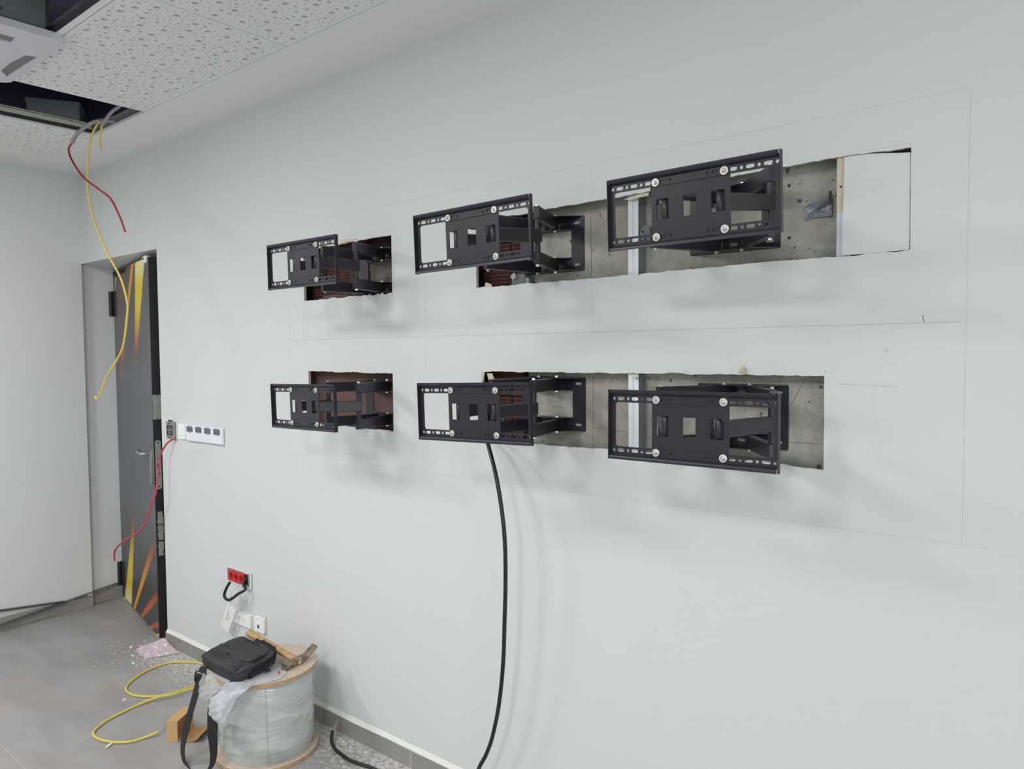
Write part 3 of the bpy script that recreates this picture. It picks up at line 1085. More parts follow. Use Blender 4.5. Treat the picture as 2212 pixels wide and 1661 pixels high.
# pencil setting-out marks on the wall
GR = [((620, 486.5), (2098, 189), 'graphite_light', .0010), ((627, 735), (2082, 695), 'graphite', .0010), ((610, 978), (2137, 1185), 'graphite_light', .0010),
      ((2097, 190), (2078, 1178), 'graphite_light', .0010), ((625.5, 655), (628.5, 800), 'graphite_light', .0008), ((916.5, 435), (918, 466), 'graphite_light', .0007),
      ((918.5, 594), (921.5, 826), 'graphite_light', .0007), ((922, 955), (922.5, 1024), 'graphite_light', .0007), ((1278, 358), (1278.5, 440), 'graphite_light', .0007),
      ((1279, 603), (1279.5, 712), 'graphite_light', .0008), ((655, 660), (655.5, 731), 'graphite_light', .0007), ((1808, 829), (1942, 836), 'graphite', .0008),
      ((1807, 336), (1967, 309), 'graphite_light', .0008), ((747, 511), (844, 495), 'graphite_light', .0008), ((1967, 308), (1969, 330), 'graphite', .0009),
      ((1910, 757), (1921, 757), 'graphite', .0010), ((1915, 750), (1913, 766), 'graphite', .0010), ((1993, 681), (1996, 695), 'graphite_dark', .0014),
      ((708, 716), (711, 725), 'graphite', .0011), ((1072, 652), (1072, 657), 'graphite', .0011), ((1481, 797), (1482, 806), 'graphite', .0010), ((1477, 801), (1487, 801), 'graphite', .0008),
      ((1783, 800), (1784, 804), 'graphite_dark', .0012), ((750, 1145), (752, 1160), 'graphite_light', .0010), ((1093, 1481), (1101, 1491), 'graphite_light', .0012),
      ((655, 729), (655, 735), 'graphite', .001), ((736, 729), (736, 734), 'graphite', .001), ((988, 722), (988, 727), 'graphite', .001), ((1125, 722), (1127, 726), 'graphite', .001), ((1409, 712), (1407, 716), 'graphite', .001),
      ((1190, 960), (1212, 972), 'graphite_light', .0008), ((1292, 610), (1298, 605), 'graphite', .0009), ((1880, 798), (1882, 808), 'graphite_light', .0010), ((703, 668), (711, 661), 'graphite', .0010)]
for (p0, p1, mt, wd) in GR:
    a, b = Vector((*pw(*p0), 0)), Vector((*pw(*p1), 0))
    n = Vector((-(b - a).y, (b - a).x, 0)).normalized() * wd / 2
    k = max(1, int((b - a).length / 0.25))
    m = MB()
    for i in range(k):
        q0, q1 = a.lerp(b, i / k), a.lerp(b, (i + 0.985) / k)
        vs = []
        for yv in (-0.00025, 0.0):
            vs += [(q0.x - n.x, yv, q0.y - n.y), (q1.x - n.x, yv, q1.y - n.y), (q1.x + n.x, yv, q1.y + n.y), (q0.x + n.x, yv, q0.y + n.y)]
        m.add(vs, [(0, 1, 2, 3), (0, 4, 5, 1), (1, 5, 6, 2), (2, 6, 7, 3), (3, 7, 4, 0)])
    obj('pencil_mark', m, mt, wall_front)
# shallow filled drill marks in the concrete beside the right-hand mount
for (px, py) in ((1704.7, 401), (1705, 513.6)):
    q = aty(px, py, 0.0622)
    obj('drill_hole', MB().lathe([(0.0045, 0.0), (0.0045, 0.001)], (q.x, 0.0616, q.z), axis='Y', n=12), 'black_soft', bpy.data.objects['wall_concrete'])

CR = [((1281, 810), (1281, 970)), ((1741, 812), (1706, 880)), ((1707, 885), (1705, 958)), ((1690, 954), (1778, 959)), ((1700, 822), (1776, 824)), ((1283, 925), (1356, 932)), ((1276, 470), (1278, 600)),
      ((1505, 437), (1520, 445)), ((1196, 868), (1220, 862)), ((1190, 876), (1215, 880))]
cm = MB()
for p0, p1 in CR:
    a, b = aty(*p0, 0.0622), aty(*p1, 0.0622)
    k = max(2, int((b - a).length / 0.02))
    pt = [a.lerp(b, i / k) + Vector((random.uniform(-.0006, .0006), 0, random.uniform(-.0006, .0006))) for i in range(k + 1)]
    cm.tube(pt, 0.0005, 4)
obj('hairline_crack', cm, 'graphite_dark', bpy.data.objects['wall_concrete'])

# ------------------------------------------------------------------ television wall mounts
FR_W, FR_H = 0.44, 0.178


def tv_frame_mesh():
    m = MB()
    holes = [rrect(-0.2055, -0.0565, 0.2055, 0.0565, 0.008)]
    for s in (-1, 1):
        for zz in (-0.066, 0.066):
            for c in (0.2100, 0.1692, 0.1287, 0.0478):
                holes.append(circle(s * c, zz, 0.0041, 12))
            for (a, b) in ((0.1795, 0.2003), (0.1388, 0.1592), (0.100, 0.1186), (0.0575, 0.077)):
                holes.append(slot(min(s * a, s * b), max(s * a, s * b), zz, 0.0043))
    m.plate([(-0.2195, -0.0765), (0.2195, -0.0765), (0.2195, 0.0765), (-0.2195, 0.0765)], holes, 0.002, M=Matrix.Translation((0, 0.0115, 0)) @ MXZ)
    # bent lips along the top and bottom
    for s in (1, -1):
        pr = [(0.0135, 0.0752), (0.0115, 0.0760), (0.0070, 0.0768), (0.0035, 0.0782), (0.0012, 0.0806), (0.0, 0.0838), (0.0, 0.089), (0.0018, 0.089), (0.0018, 0.0842), (0.0030, 0.0815), (0.0052, 0.0795), (0.0085, 0.0784), (0.0135, 0.0778)]
        vs = [(x_, y_, s * z_) for x_ in (-0.2165, 0.2165) for y_, z_ in pr]
        k = len(pr)
        m.add(vs, [(i, (i + 1) % k, k + (i + 1) % k, k + i) for i in range(k)] + [tuple(range(k)), tuple(range(k, 2 * k))[::-1]])
        # side flange
        m.box((s * 0.22 - 0.001, -0.0005, -0.089), (s * 0.22 + 0.001, 0.0135, 0.089))
    return m.mesh('tv_frame', 'black_powder', smooth=25)


def adapter_mesh():
    m = MB()
    holes = [rrect(a, -0.0235, b, 0.0255, 0.002) for a, b in ((-0.0885, -0.056), (-0.0172, 0.0165), (0.054, 0.0875))]
    m.plate([(-0.101, -0.078), (0.101, -0.078), (0.101, 0.078), (-0.101, 0.078)], holes, 0.0025, M=Matrix.Translation((0, 0.0138, 0)) @ MXZ)
    for a, b in ((-0.0885, -0.056), (-0.0172, 0.0165), (0.054, 0.0875)):
        for z_ in (0.0258, -0.0262):
            m.box((a + 0.001, 0.0155, z_ - 0.001), (b - 0.001, 0.044, z_ + 0.001))
    return m.mesh('adapter_plate', 'black_powder')


def bolt_mesh():
    m = MB().lathe([(0.0058, -0.0072), (0.0066, -0.0062), (0.0066, -0.0015)], axis='Y', n=6)
    m.lathe([(0.0030, -0.0115), (0.0036, -0.0108), (0.0036, -0.006)], axis='Y', n=12)
    return m.mesh('bolt', 'zinc')


def washer_mesh():
    return MB().lathe([(0.0092, -0.0024), (0.0098, -0.0018), (0.0098, 0.0)], axis='Y', n=24).mesh('washer', 'washer', smooth=True)


def wall_plate_mesh():
    m = MB()
    holes = [rrect(-0.0845, -0.047, 0.0845, 0.047, 0.004)]
    for sx in (-0.107, 0.0, 0.107):
        for sz in (-0.07, 0.07):
            holes.append(slot(sx - 0.0125, sx + 0.0125, sz, 0.0045))
    m.plate(rrect(-0.1365, -0.0925, 0.1365, 0.0925, 0.006), holes, 0.003, M=MXZ)
    for s in (1, -1):
        for z_, hw, dep in ((0.0915, 0.100, 0.052), (0.0480, 0.062, 0.048)):
            z0, z1 = sorted((s * z_, s * (z_ - 0.0025)))
            # tapered pivot flange
            vs = [(x_, y_, zz) for zz in (z0, z1) for x_, y_ in ((-hw - 0.03, 0.001), (-hw + 0.03, -dep), (hw - 0.03, -dep), (hw + 0.03, 0.001))]
            m.add(vs, [(0, 1, 2, 3), (4, 7, 6, 5), (0, 4, 5, 1), (1, 5, 6, 2), (2, 6, 7, 3), (3, 7, 4, 0)])
        for sx in (-1, 1):
            m.lathe([(0.0055, -0.0045), (0.0065, -0.003), (0.0065, 0.0005)], (sx * 0.0765, 0, s * 0.0695), axis='Y', n=12)
    return m.mesh('wall_plate', 'black_powder')


ME_FRAME, ME_ADAPT, ME_BOLT, ME_WASH, ME_PLATE = tv_frame_mesh(), adapter_mesh(), bolt_mesh(), washer_mesh(), wall_plate_mesh()
ME_PIVOT = MB().lathe([(0.0055, 0.0), (0.0055, 0.005), (0.0045, 0.006)], n=6).lathe([(0.0078, -0.0012), (0.0078, 0.0)], n=16).mesh('pivot_bolt', 'zinc')
ME_BARREL = MB().lathe([(0.0075, -0.024), (0.009, -0.022), (0.009, 0.022), (0.0075, 0.024)], n=16).mesh('pivot_barrel', 'black_powder', smooth=True)


def bar(p, q, zc, h, t, ext0, ext1, bev=0.002):
    """box-section arm between two points of the plan, origin at p"""
    d = Vector((q[0] - p[0], q[1] - p[1], 0))
    L = d.length
    d.normalize()
    nrm = Vector((-d.y, d.x, 0))
    M = Matrix(((d.x, nrm.x, 0, p[0]), (d.y, nrm.y, 0, p[1]), (0, 0, 1, zc), (0, 0, 0, 1)))
    return MB().box((-ext0, -t / 2, -h / 2), (L + ext1, t / 2, h / 2), bev=bev), M


MOUNTS = {
    1: dict(pose=(-2.44181, -0.34159, 2.03822, -0.00823, -0.01628, -0.00337), piv=-2.439, zc=2.036, el=((-2.5064, -.180), (-2.3233, -.1675)),
            label='black television mount in the upper left cut-out, nearest the door'),
    2: dict(pose=(-1.47619, -0.43956, 2.02979, 0.03318, -0.02041, 0.01985), piv=-1.5485, zc=2.0585, el=((-1.6331, -.177), (-1.4343, -.168)),
            label='black television mount at the left end of the upper long cut-out'),
    3: dict(pose=(-0.8053, -0.41267, 2.03722, -0.01581, -0.0336, 0.00244), piv=-0.892, zc=2.072, el=((-1.025, -.1595), (-0.7144, -.1295)),
            label='black television mount in the upper long cut-out beside the white inset board'),
    4: dict(pose=(-2.47613, -0.32553, 1.48862, -0.04731, -0.01217, 0.01712), piv=-2.419, zc=1.4885, el=((-2.5033, -.177), (-2.3159, -.1715)),
            label='black television mount on brown board in the lower left cut-out'),
    5: dict(pose=(-1.49888, -0.41581, 1.51685, 0.01786, -0.00769, 0.02414), piv=-1.5465, zc=1.5155, el=((-1.6133, -.180), (-1.4499, -.1735)),
            label='black television mount with the black cable hanging below its frame'),
    6: dict(pose=(-0.81057, -0.4029, 1.50881, -0.01262, 0.01867, 0.00464), piv=-0.866, zc=1.504, el=((-1.012, -.1525), (-0.7023, -.1405)),
            label='black television mount at the right end of the lower long cut-out'),
}
for k, d in MOUNTS.items():
    base_p = Vector((d['piv'], 0.0595, d['zc']))
    root = thing('tv_wall_mount', d['label'], 'tv mount', base_p, 'television wall mounts')
    R_ = lambda v: Vector(v) - base_p
    link('wall_plate', ME_PLATE, root, (0, 0, 0))
    x_, y_, z_, yaw, tilt, roll = d['pose']
    u = Vector((math.cos(yaw), math.sin(yaw), 0))
    n_ = Vector((-math.sin(yaw), math.cos(yaw), 0))
    v_ = Vector((0, 0, 1)) * math.cos(tilt) + n_ * math.sin(tilt)
    u2 = u * math.cos(roll) + v_ * math.sin(roll)
    v2 = v_ * math.cos(roll) - u * math.sin(roll)
    n2 = v2.cross(u2)
    o_ = R_((x_, y_, z_))
    MF = Matrix(((u2.x, n2.x, v2.x, o_.x), (u2.y, n2.y, v2.y, o_.y), (u2.z, n2.z, v2.z, o_.z), (0, 0, 0, 1)))
    fr = link('tv_frame', ME_FRAME, root, M=MF)
    ad = link('adapter_plate', ME_ADAPT, root, M=MF)
    for sx in (-1, 1):
        for sz in (-1, 1):
            link('washer', ME_WASH, fr, (sx * 0.0882, 0.0115, sz * 0.0656))
            link('bolt', ME_BOLT, fr, M=Matrix.Translation((sx * 0.0882, 0.0115 + 0.0015, sz * 0.0656)) @ Matrix.Rotation(random.uniform(0, 1), 4, 'Y'))
    for s, e in zip((-1, 1), d['el']):
        pv = (d['piv'] + s * 0.038, 0.030)
        fp = Vector((x_, y_, z_)) + u2 * (s * 0.07) + n2 * 0.030
        link('pivot_barrel', ME_BARREL, ad, (s * 0.07, 0.027, 0))
        for sz in (-1, 1):
            m, M = bar((pv[0] - base_p.x, pv[1] - base_p.y), (e[0] - base_p.x, e[1] - base_p.y), sz * 0.0705, 0.040, 0.021, 0.010, 0.012)
            arm = obj('rear_arm', m, 'black_powder', root, M=M)
            L = math.hypot(e[0] - pv[0], e[1] - pv[1])
            for xx in (0.0, L):
                # heads stand on the outer side of the arm, past the plate flange at the wall end
                zo = (0.0222 if xx == 0 else 0.0202) * sz
                link('pivot_bolt', ME_PIVOT, arm, M=Matrix.Translation((xx, 0, zo)) @ Matrix.Rotation(0 if sz > 0 else PI, 4, 'X'))
            link('pivot_bolt', ME_PIVOT, arm, M=Matrix.Translation((0, 0, -0.0240 * sz)) @ Matrix.Rotation(PI if sz > 0 else 0, 4, 'X'))
        pin = MB().lathe([(0.0095, -0.051), (0.0095, 0.051)], n=14)
        obj('elbow_pin', pin, 'black_powder', root, smooth=True, loc=R_((e[0], e[1], d['zc'])))
        # front arm at mid height, from the elbow to the adapter plate
        zf = fp.z
        a3 = Vector((e[0], e[1], d['zc']))
        dv = fp - a3
        L = dv.length
        dv.normalize()
        nn = Vector((-dv.y, dv.x, 0)).normalized()
        vv = dv.cross(nn)
        A = R_(a3)
        MA = Matrix(((dv.x, nn.x, vv.x, A.x), (dv.y, nn.y, vv.y, A.y), (dv.z, nn.z, vv.z, A.z), (0, 0, 0, 1)))
        m = MB().box((-0.013, -0.0105, -0.020), (L - 0.004, 0.0105, 0.020), bev=0.002)
        obj('front_arm', m, 'black_powder', root, M=MA)

# ------------------------------------------------------------------ cables and wires
def cable(name, label, cat, pts, r, mt, n=8, parent=None, group=None, seg=8):
    sp = spline(pts, seg)
    b0 = sp[0] if parent is None else Vector((0, 0, 0))
    m = MB().tube([p - b0 for p in sp], r, n)
    if parent is None:
        o = obj(name, m, mt, None, smooth=True, loc=b0)
        tag(o, label, cat, group)
    else:
        o = obj(name, m, mt, parent, smooth=True)
    return o


# black cable from behind the lower middle mount down to the floor
cp = [aty(1090, 905, 0.05), aty(1072, 922, 0.03), aty(1058, 935, -0.02), aty(1050, 945, -0.06), aty(1056, 966, -0.10), aty(1072, 1030, -0.13), aty(1085, 1110, -0.14), aty(1091, 1180, -0.14), aty(1092, 1260, -0.135), aty(1090, 1340, -0.13),
      aty(1087, 1430, -0.12), aty(1078, 1520, -0.11), aty(1064, 1590, -0.10), aty(1050, 1630, -0.10), aty(1034, 1661, -0.11)]
last = cp[-1]
cp += [Vector((last.x - 0.02, last.y - 0.02, last.z * 0.55)), Vector((last.x - 0.06, last.y - 0.05, 0.012)), Vector((last.x - 0.14, last.y - 0.06, 0.0075)), atz(860, 1690, 0.0075), atz(806, 1660, 0.0075), atz(776, 1649.5, 0.0075), atz(753.6, 1641, 0.0075),
       atz(737, 1629, 0.009), atz(722.4, 1616, 0.013), atz(716, 1597.5, 0.026), atz(718, 1579, 0.048)]
bc = thing('power_cable', 'thick black cable hanging from the lower middle cut-out to the floor', 'cable', cp[0])
cable('sheath', None, None, [p - cp[0] for p in cp], 0.0072, 'cable_black', n=12, parent=bc)
e0 = cp[-1]
for i, mt in enumerate(('wire_blue', 'wire_grey', 'copper', 'wire_grey')):
    q = [e0 + Vector((0, 0, -0.004)), atz(719 + i * 2, 1572, 0.056), atz(723 + 2 * i, 1566 - i, 0.062), atz(729 + 2 * i, 1556 - 2 * i, 0.072)]
    cable('core_wire', None, None, [p - cp[0] for p in q], 0.0013, mt, n=6, parent=bc)

# wires hanging from the ceiling opening
WY = -0.47
c1 = [aty(276, 205, -0.40), aty(258, 229, -0.42), aty(242, 241, -0.44), aty(229, 257, -0.46), aty(220, 270, WY)]
cable('conduit', 'grey flexible conduit stub ending at the ceiling opening, with short cream wire', 'conduit', c1, 0.0085, 'conduit_grey', n=10)
c2 = [aty(245, 262, -0.40), aty(228, 260, -0.44), aty(208, 262, -0.48), aty(188, 271, -0.50), aty(171, 285, -0.50), aty(161, 298, -0.50), aty(155.5, 308, -0.50)]
cable('conduit', 'grey flexible conduit curving out of the ceiling with a dark red wire', 'conduit', c2, 0.0095, 'conduit_grey', n=10)
pr = [(158, 303), (155, 309), (150, 317), (148.3, 324), (152.8, 341), (170, 370), (188, 390), (217, 411.4), (238.7, 429.4), (255, 460), (264, 482), (270, 500)]
cable('wire', 'dark red wire dangling from the curved grey conduit under the ceiling', 'wire', [aty(a, b, -0.50) for a, b in pr], 0.0050, 'wire_red')
py = [(216, 262), (208, 272), (198, 294), (191.7, 332), (189, 377), (190, 413), (197, 453), (205, 480), (231.7, 545.7), (259.9, 599), (274, 649), (274.9, 680.4), (266, 746), (250.5, 780.6), (228.6, 818), (216, 852.6), (209, 861), (205, 857)]
cable('wire', 'long yellow wire hanging from the ceiling opening in front of the door', 'wire', [aty(a, b, WY) for a, b in py], 0.0048, 'wire_yellow')
ps = [(220.6, 266), (218, 285), (216, 301), (217, 312), (219, 323.6)]
cable('wire', 'short cream wire stub hanging from the ceiling opening', 'wire', [aty(a, b, WY) for a, b in ps], 0.0045, 'wire_yellow')
# bright red wire from the wall control beside the door
p2 = [(379, 946.5, -.012), (370, 951, -.02), (360, 959, -.035), (347.5, 981, -.05), (343.7, 1008, -.06), (336.6, 1062, -.075), (325.3, 1093, -.085), (314, 1130, -.095), (294, 1152.6, -.11), (268.7, 1168, -.12), (251.8, 1183.7, -.13), (247, 1195, -.13), (247.5, 1212, -.13)]
cable('wire', 'pinkish red wire drooping from the wall control across the door', 'wire', [aty(*a) for a in p2], 0.0055, 'wire_red2')
# yellow cable looped on the floor
pl = [(455, 1440), (430, 1432), (400, 1430), (370, 1431), (345, 1437), (315, 1450), (290, 1466), (275, 1480), (273, 1491), (284, 1500), (305, 1504), (335, 1504), (365, 1499), (395, 1490), (425, 1479), (450, 1470)]
lp_ = [atz(a, b, 0.0062) for a, b in pl]
p3 = [(460, 1474), (430, 1483), (400, 1492), (370, 1501), (340, 1506), (300, 1522), (255, 1543), (225, 1560), (204, 1578), (202, 1587), (215, 1597), (245, 1603), (280, 1602), (310, 1594), (342, 1581)]
lq_ = [atz(a, b, 0.0175 if 330 < a < 440 else 0.0062) for a, b in p3]
yc = thing('data_cable', 'yellow cable lying in two open loops on the floor', 'cable', lp_[0])
lq_ = lq_[:-1] + [lq_[-1]]
back = [atz(470, 1462, 0.0062), atz(478, 1468, 0.007)]
cable('sheath', None, None, [p - lp_[0] for p in lp_ + back + lq_], 0.0060, 'cable_yellow', n=10, parent=yc)
for i in range(3):
    q = [lq_[-1], atz(348, 1578, 0.008), atz(354 + i, 1573 - i * 2, 0.012), atz(359, 1569 - 2 * i, 0.012 + 0.004 * i)]
    cable('core_wire', None, None, [p - lp_[0] for p in q], 0.0011, ('wire_grey', 'copper', 'wire_grey')[i], n=6, parent=yc)

# ------------------------------------------------------------------ wall devices beside the door
dv = thing('access_reader', 'metal access control plate with dark round symbol beside the door', 'control', (-4.19, -0.0005, 1.27))
mb = MB().plate(rrect(-0.046, -0.050, 0.046, 0.046, 0.003), [], 0.010, M=Matrix.Translation((0, -0.012, 0)) @ MXZ)
obj('face_plate', mb, 'plastic_grey', dv)
rp = obj('reader_panel', MB().plate(rrect(-0.033, -0.030, 0.028, 0.026, 0.002), [], 0.002, M=Matrix.Translation((0, -0.0135, 0)) @ MXZ), 'black_soft', dv)
ringp = [(0.016 * math.cos(a), -0.0142, 0.020 * math.sin(a) - 0.002) for a in [2 * PI * i / 20 for i in range(21)]]
obj('ring_symbol', MB().tube(ringp, 0.0013, 6).lathe([(0.004, 0), (0.004, 0.001)], (0, -0.0146, 0), axis='Y', n=10), 'print_faint', rp)
for sx in (-0.039, 0.037):
    obj('screw', MB().lathe([(0.0035, 0), (0.0035, 0.002)], (sx, -0.014, 0.0), axis='Y', n=10), 'zinc', dv)
obj('cable_lug', MB().box((-0.02, -0.010, 0.046), (-0.004, -0.002, 0.056)).box((0.0, -0.010, 0.046), (0.008, -0.002, 0.053)), 'black_soft', dv)
obj('tab', MB().plate([(-0.016, 0.05), (0.006, 0.05), (0.001, 0.072), (-0.014, 0.072)], [], 0.003, M=Matrix.Translation((0, -0.004, 0)) @ MXZ), 'plastic_white', dv)
lab = MB().box((-0.018, -0.0124, 0.033), (0.008, -0.0118, 0.038)).box((-0.03, -0.0124, -0.043), (0.018, -0.0118, -0.039))
obj('printed_text', lab, 'print_dark', dv)

sw = thing('light_switch', 'white rocker light switch between metal reader and thermostats', 'switch', (-4.058, -0.0005, 1.269))
obj('switch_plate', MB().plate(rrect(-0.038, -0.043, 0.038, 0.043, 0.008), [], 0.011, M=Matrix.Translation((0, -0.011, 0)) @ MXZ), 'plastic_white', sw)
obj('rocker', MB().box((-0.030, -0.0145, -0.024), (0.012, -0.010, 0.026), M=Matrix.Rotation(0.03, 4, 'X'), bev=0.002), 'plastic_white', sw)

THN = ['leftmost of four white wall thermostats, next to the light switch', 'second white wall thermostat from the light switch', 'third white wall thermostat from the light switch', 'rightmost of four white wall thermostats in the row']
for i in range(4):
    th = thing('thermostat', THN[i], 'thermostat', (-3.954 + 0.0945 * i, -0.0005, 1.2685 - (0.0 if i else 0.001)), 'thermostats beside the door')
    obj('case', MB().box((-0.0465, -0.018, -0.045), (0.0465, 0.0, 0.045), bev=0.004), 'plastic_cool', th)
    obj('display', MB().box((-0.033, -0.0186, 0.006), (0.033, -0.0165, 0.036)), 'screen', th)
    kp = MB()
    for a in range(5):
        for b in range(3):
            kp.box((-0.034 + 0.0142 * a, -0.0186, -0.037 + 0.0115 * b), (-0.0245 + 0.0142 * a, -0.0175, -0.0295 + 0.0115 * b))
    obj('key_pad', kp, 'plastic_cool', th)
    obj('printed_mark', MB().box((-0.02, -0.0184, 0.039), (0.02, -0.0178, 0.0405)).box((-0.012, -0.0184, 0.000), (0.004, -0.0178, 0.002)).lathe([(0.0025, 0), (0.0025, 0.0006)], (0.011, -0.0184, 0.001), axis='Y', n=8), 'print_dark', th)

# red triple socket with its cover hanging off
rs = thing('power_socket', 'red triple power socket in a raw wall box with cover removed', 'socket', (-3.513, -0.0005, 0.548))
rn = random.Random(14)
ragged = lambda a, b, c, d_: jag([(a, b), (c, b), (c, d_), (a, d_)], 0.0016, step=0.008, seed=rn.randint(0, 99))
obj('mounting_frame', MB().plate(ragged(-0.112, -0.037, 0.112, 0.037), [rrect(-0.088, -0.026, 0.090, 0.026, 0.002)], 0.006, M=Matrix.Translation((0, -0.006, 0)) @ MXZ), 'plastic_grey', rs)
obj('plaster_rim', MB().plate(ragged(-0.118, -0.041, 0.119, 0.041), [ragged(-0.108, -0.034, 0.108, 0.034)], 0.004, M=Matrix.Translation((0, -0.0075, 0)) @ MXZ), 'caulk', rs)
obj('box_recess', MB().box((0.058, -0.0062, -0.0255), (0.0895, 0.0, 0.0255)), 'black_soft', rs)
for i in range(3):
    xx = -0.058 + 0.0475 * i
    m = MB().plate(rrect(xx - 0.0235, -0.026, xx + 0.0235, 0.026, 0.002), [slot(xx - 0.018, xx + 0.018, 0.0, 0.0179)], 0.013, M=Matrix.Translation((0, -0.014, 0)) @ MXZ)
    so = obj('socket_module', m, 'socket_red', rs)
    m = MB().lathe([(0.0178, 0.0), (0.0178, 0.001)], (xx, -0.0045, 0), axis='Y', n=20)
    obj('socket_well', m, 'socket_red_dark', so)
    obj('earth_pin', MB().lathe([(0.0024, -0.010), (0.0024, 0.0)], (xx, -0.0045, 0.011), axis='Y', n=8), 'zinc', so)
kc = [Vector((-3.440, -0.004, 0.555)), Vector((-3.445, -0.020, 0.530)), aty(530, 1273, -0.035), aty(514, 1283, -0.06), aty(504, 1291, -0.075), aty(494, 1296, -0.08), aty(486, 1291, -0.085), aty(485, 1282, -0.085), aty(490, 1269, -0.08), aty(496.5, 1258, -0.075)]
cable('cable', 'black cable looping out of the red socket box through the loose cover', 'cable', kc, 0.0072, 'cable_black', n=10)
q = [aty(498.5, 1269, -0.06), aty(515.5, 1285, -0.045), aty(498, 1369, -0.03), aty(481, 1355, -0.045)]
ex = (q[1] - q[0] + q[2] - q[3]).normalized()
ez = (q[0] - q[3] + q[1] - q[2])
ez = (ez - ex * ez.dot(ex)).normalized()
ey = ez.cross(ex)
ct = (q[0] + q[1] + q[2] + q[3]) / 4
Wc = ((q[1] - q[0]).length + (q[2] - q[3]).length) / 2
Hc = ((q[0] - q[3]).length + (q[1] - q[2]).length) / 2
M = Matrix(((ex.x, ey.x, ez.x, ct.x), (ex.y, ey.y, ez.y, ct.y), (ex.z, ey.z, ez.z, ct.z), (0, 0, 0, 1)))
cv = thing('socket_cover', 'loose white socket cover frame hanging on the black cable', 'cover', M=M)
obj('cover_frame', MB().plate(rrect(-Wc / 2, -Hc / 2, Wc / 2, Hc / 2, 0.006), [rrect(-Wc * 0.24, -Hc * 0.30, Wc * 0.20, Hc * 0.27, 0.003)], 0.007, M=Matrix.Translation((0, -0.0035, 0)) @ MXZ), 'plastic_white', cv)

ds = thing('power_socket', 'white double power socket low on the wall behind loose cover', 'socket', (-3.503, -0.0005, 0.337))
obj('socket_plate', MB().plate(rrect(-0.105, -0.034, 0.100, 0.036, 0.005), [], 0.011, M=Matrix.Translation((0, -0.011, 0)) @ MXZ), 'plastic_white', ds)
obj('socket_insert', MB().box((-0.075, -0.0125, -0.018), (0.062, -0.009, 0.020), bev=0.001), 'plastic_white', ds)
ph = MB()
for xx in (-0.045, -0.002, 0.038):
    for a, b in ((-0.009, -0.003), (0.008, -0.005), (0.0, 0.009)):
        ph.lathe([(0.0026, 0), (0.0026, 0.0008)], (xx + a, -0.0131, b), axis='Y', n=8)
obj('pin_hole', ph, 'print_dark', ds)
ts = thing('antenna_socket', 'small white single outlet with grey slot beside the double socket', 'socket', (-3.322, -0.0005, 0.344))
obj('socket_plate', MB().plate(rrect(-0.044, -0.037, 0.044, 0.040, 0.006), [], 0.012, M=Matrix.Translation((0, -0.012, 0)) @ MXZ), 'plastic_white', ts)
obj('port', MB().box((-0.018, -0.0145, -0.022), (0.008, -0.011, 0.012), bev=0.001).box((-0.010, -0.015, -0.018), (0.004, -0.0144, 0.000), 1), ['plastic_white', 'print_dark'], ts)
obj('plaster_rim', MB().plate(ragged(-0.050, -0.043, 0.050, 0.043), [rrect(-0.043, -0.036, 0.0435, 0.039, 0.006)], 0.003, M=Matrix.Translation((0, -0.003, 0)) @ MXZ), 'gypsum', ts)

# ------------------------------------------------------------------ cable drum
SX, SY, SR, SH = -2.827, -0.287, 0.213, 0.373
drum = thing('cable_drum', 'film-wrapped cable drum with round plywood flanges against the wall', 'drum', (SX, SY, 0))
for z0, z1 in ((0, 0.020), (SH - 0.020, SH)):
    m = MB().lathe([(SR - 0.002, z0), (SR, z0 + 0.002), (SR, z1 - 0.002), (SR - 0.002, z1)], n=72, mi=0)
    me = m.mesh('flange', ['plywood', 'plywood_edge'], smooth=True)
    for p in me.polygons:
        if abs(p.normal.z) < 0.4:
            p.material_index = 1
    link('flange', me, drum)
rn = random.Random(4)
n, k = 72, 26
vs = []
ph = [rn.uniform(0, 6) for _ in range(8)]
for j in range(k + 1):
    z = 0.020 + (SH - 0.040) * j / k
    e = min(j, k - j) / k
    for i in range(n):
        a = 2 * PI * i / n
        r = 0.187 + 0.010 * min(1, e * 8) + 0.0010 * math.sin(j * 1.5 + 0.6 * math.sin(a * 3)) + 0.0018 * math.sin(5 * a + ph[0] + j * .5) + rn.uniform(-.0007, .0007)
        vs.append((r * math.cos(a), r * math.sin(a), z))
fs = [(j * n + i, j * n + (i + 1) % n, (j + 1) * n + (i + 1) % n, (j + 1) * n + i) for j in range(k) for i in range(n)]
obj('film_wrap', MB().add(vs, fs), 'stretch_wrap', drum, smooth=180)
# seam of the film: a slightly raised overlap edge
tc = (CAM - Vector((SX, SY, 0)))
a0 = math.atan2(tc.y, tc.x) - 0.02
m = MB()
pts = [(0.1995 * math.cos(a0 + 0.02 * j / 12), 0.1995 * math.sin(a0 + 0.02 * j / 12), 0.024 + (SH - 0.048) * (1 - j / 12)) for j in range(13)]
obj('film_edge', MB().tube(pts, 0.0009, 6), 'wire_grey', drum)

# ------------------------------------------------------------------ shoulder bag on the drum
BC = Vector((-2.868, -0.388, SH + 0.040))
bag = thing('shoulder_bag', 'black cloth shoulder bag lying on the cable drum with strap hanging down', 'bag', BC)
bx_ = Vector((0.995, 0.02, -0.02)).normalized()
by_ = Vector((0.06, 0.99, 0.10))
by_ = (by_ - bx_ * by_.dot(bx_)).normalized()
bz_ = bx_.cross(by_)
BM = Matrix(((bx_.x, by_.x, bz_.x, 0), (bx_.y, by_.y, bz_.y, 0), (bx_.z, by_.z, bz_.z, 0), (0, 0, 0, 1)))


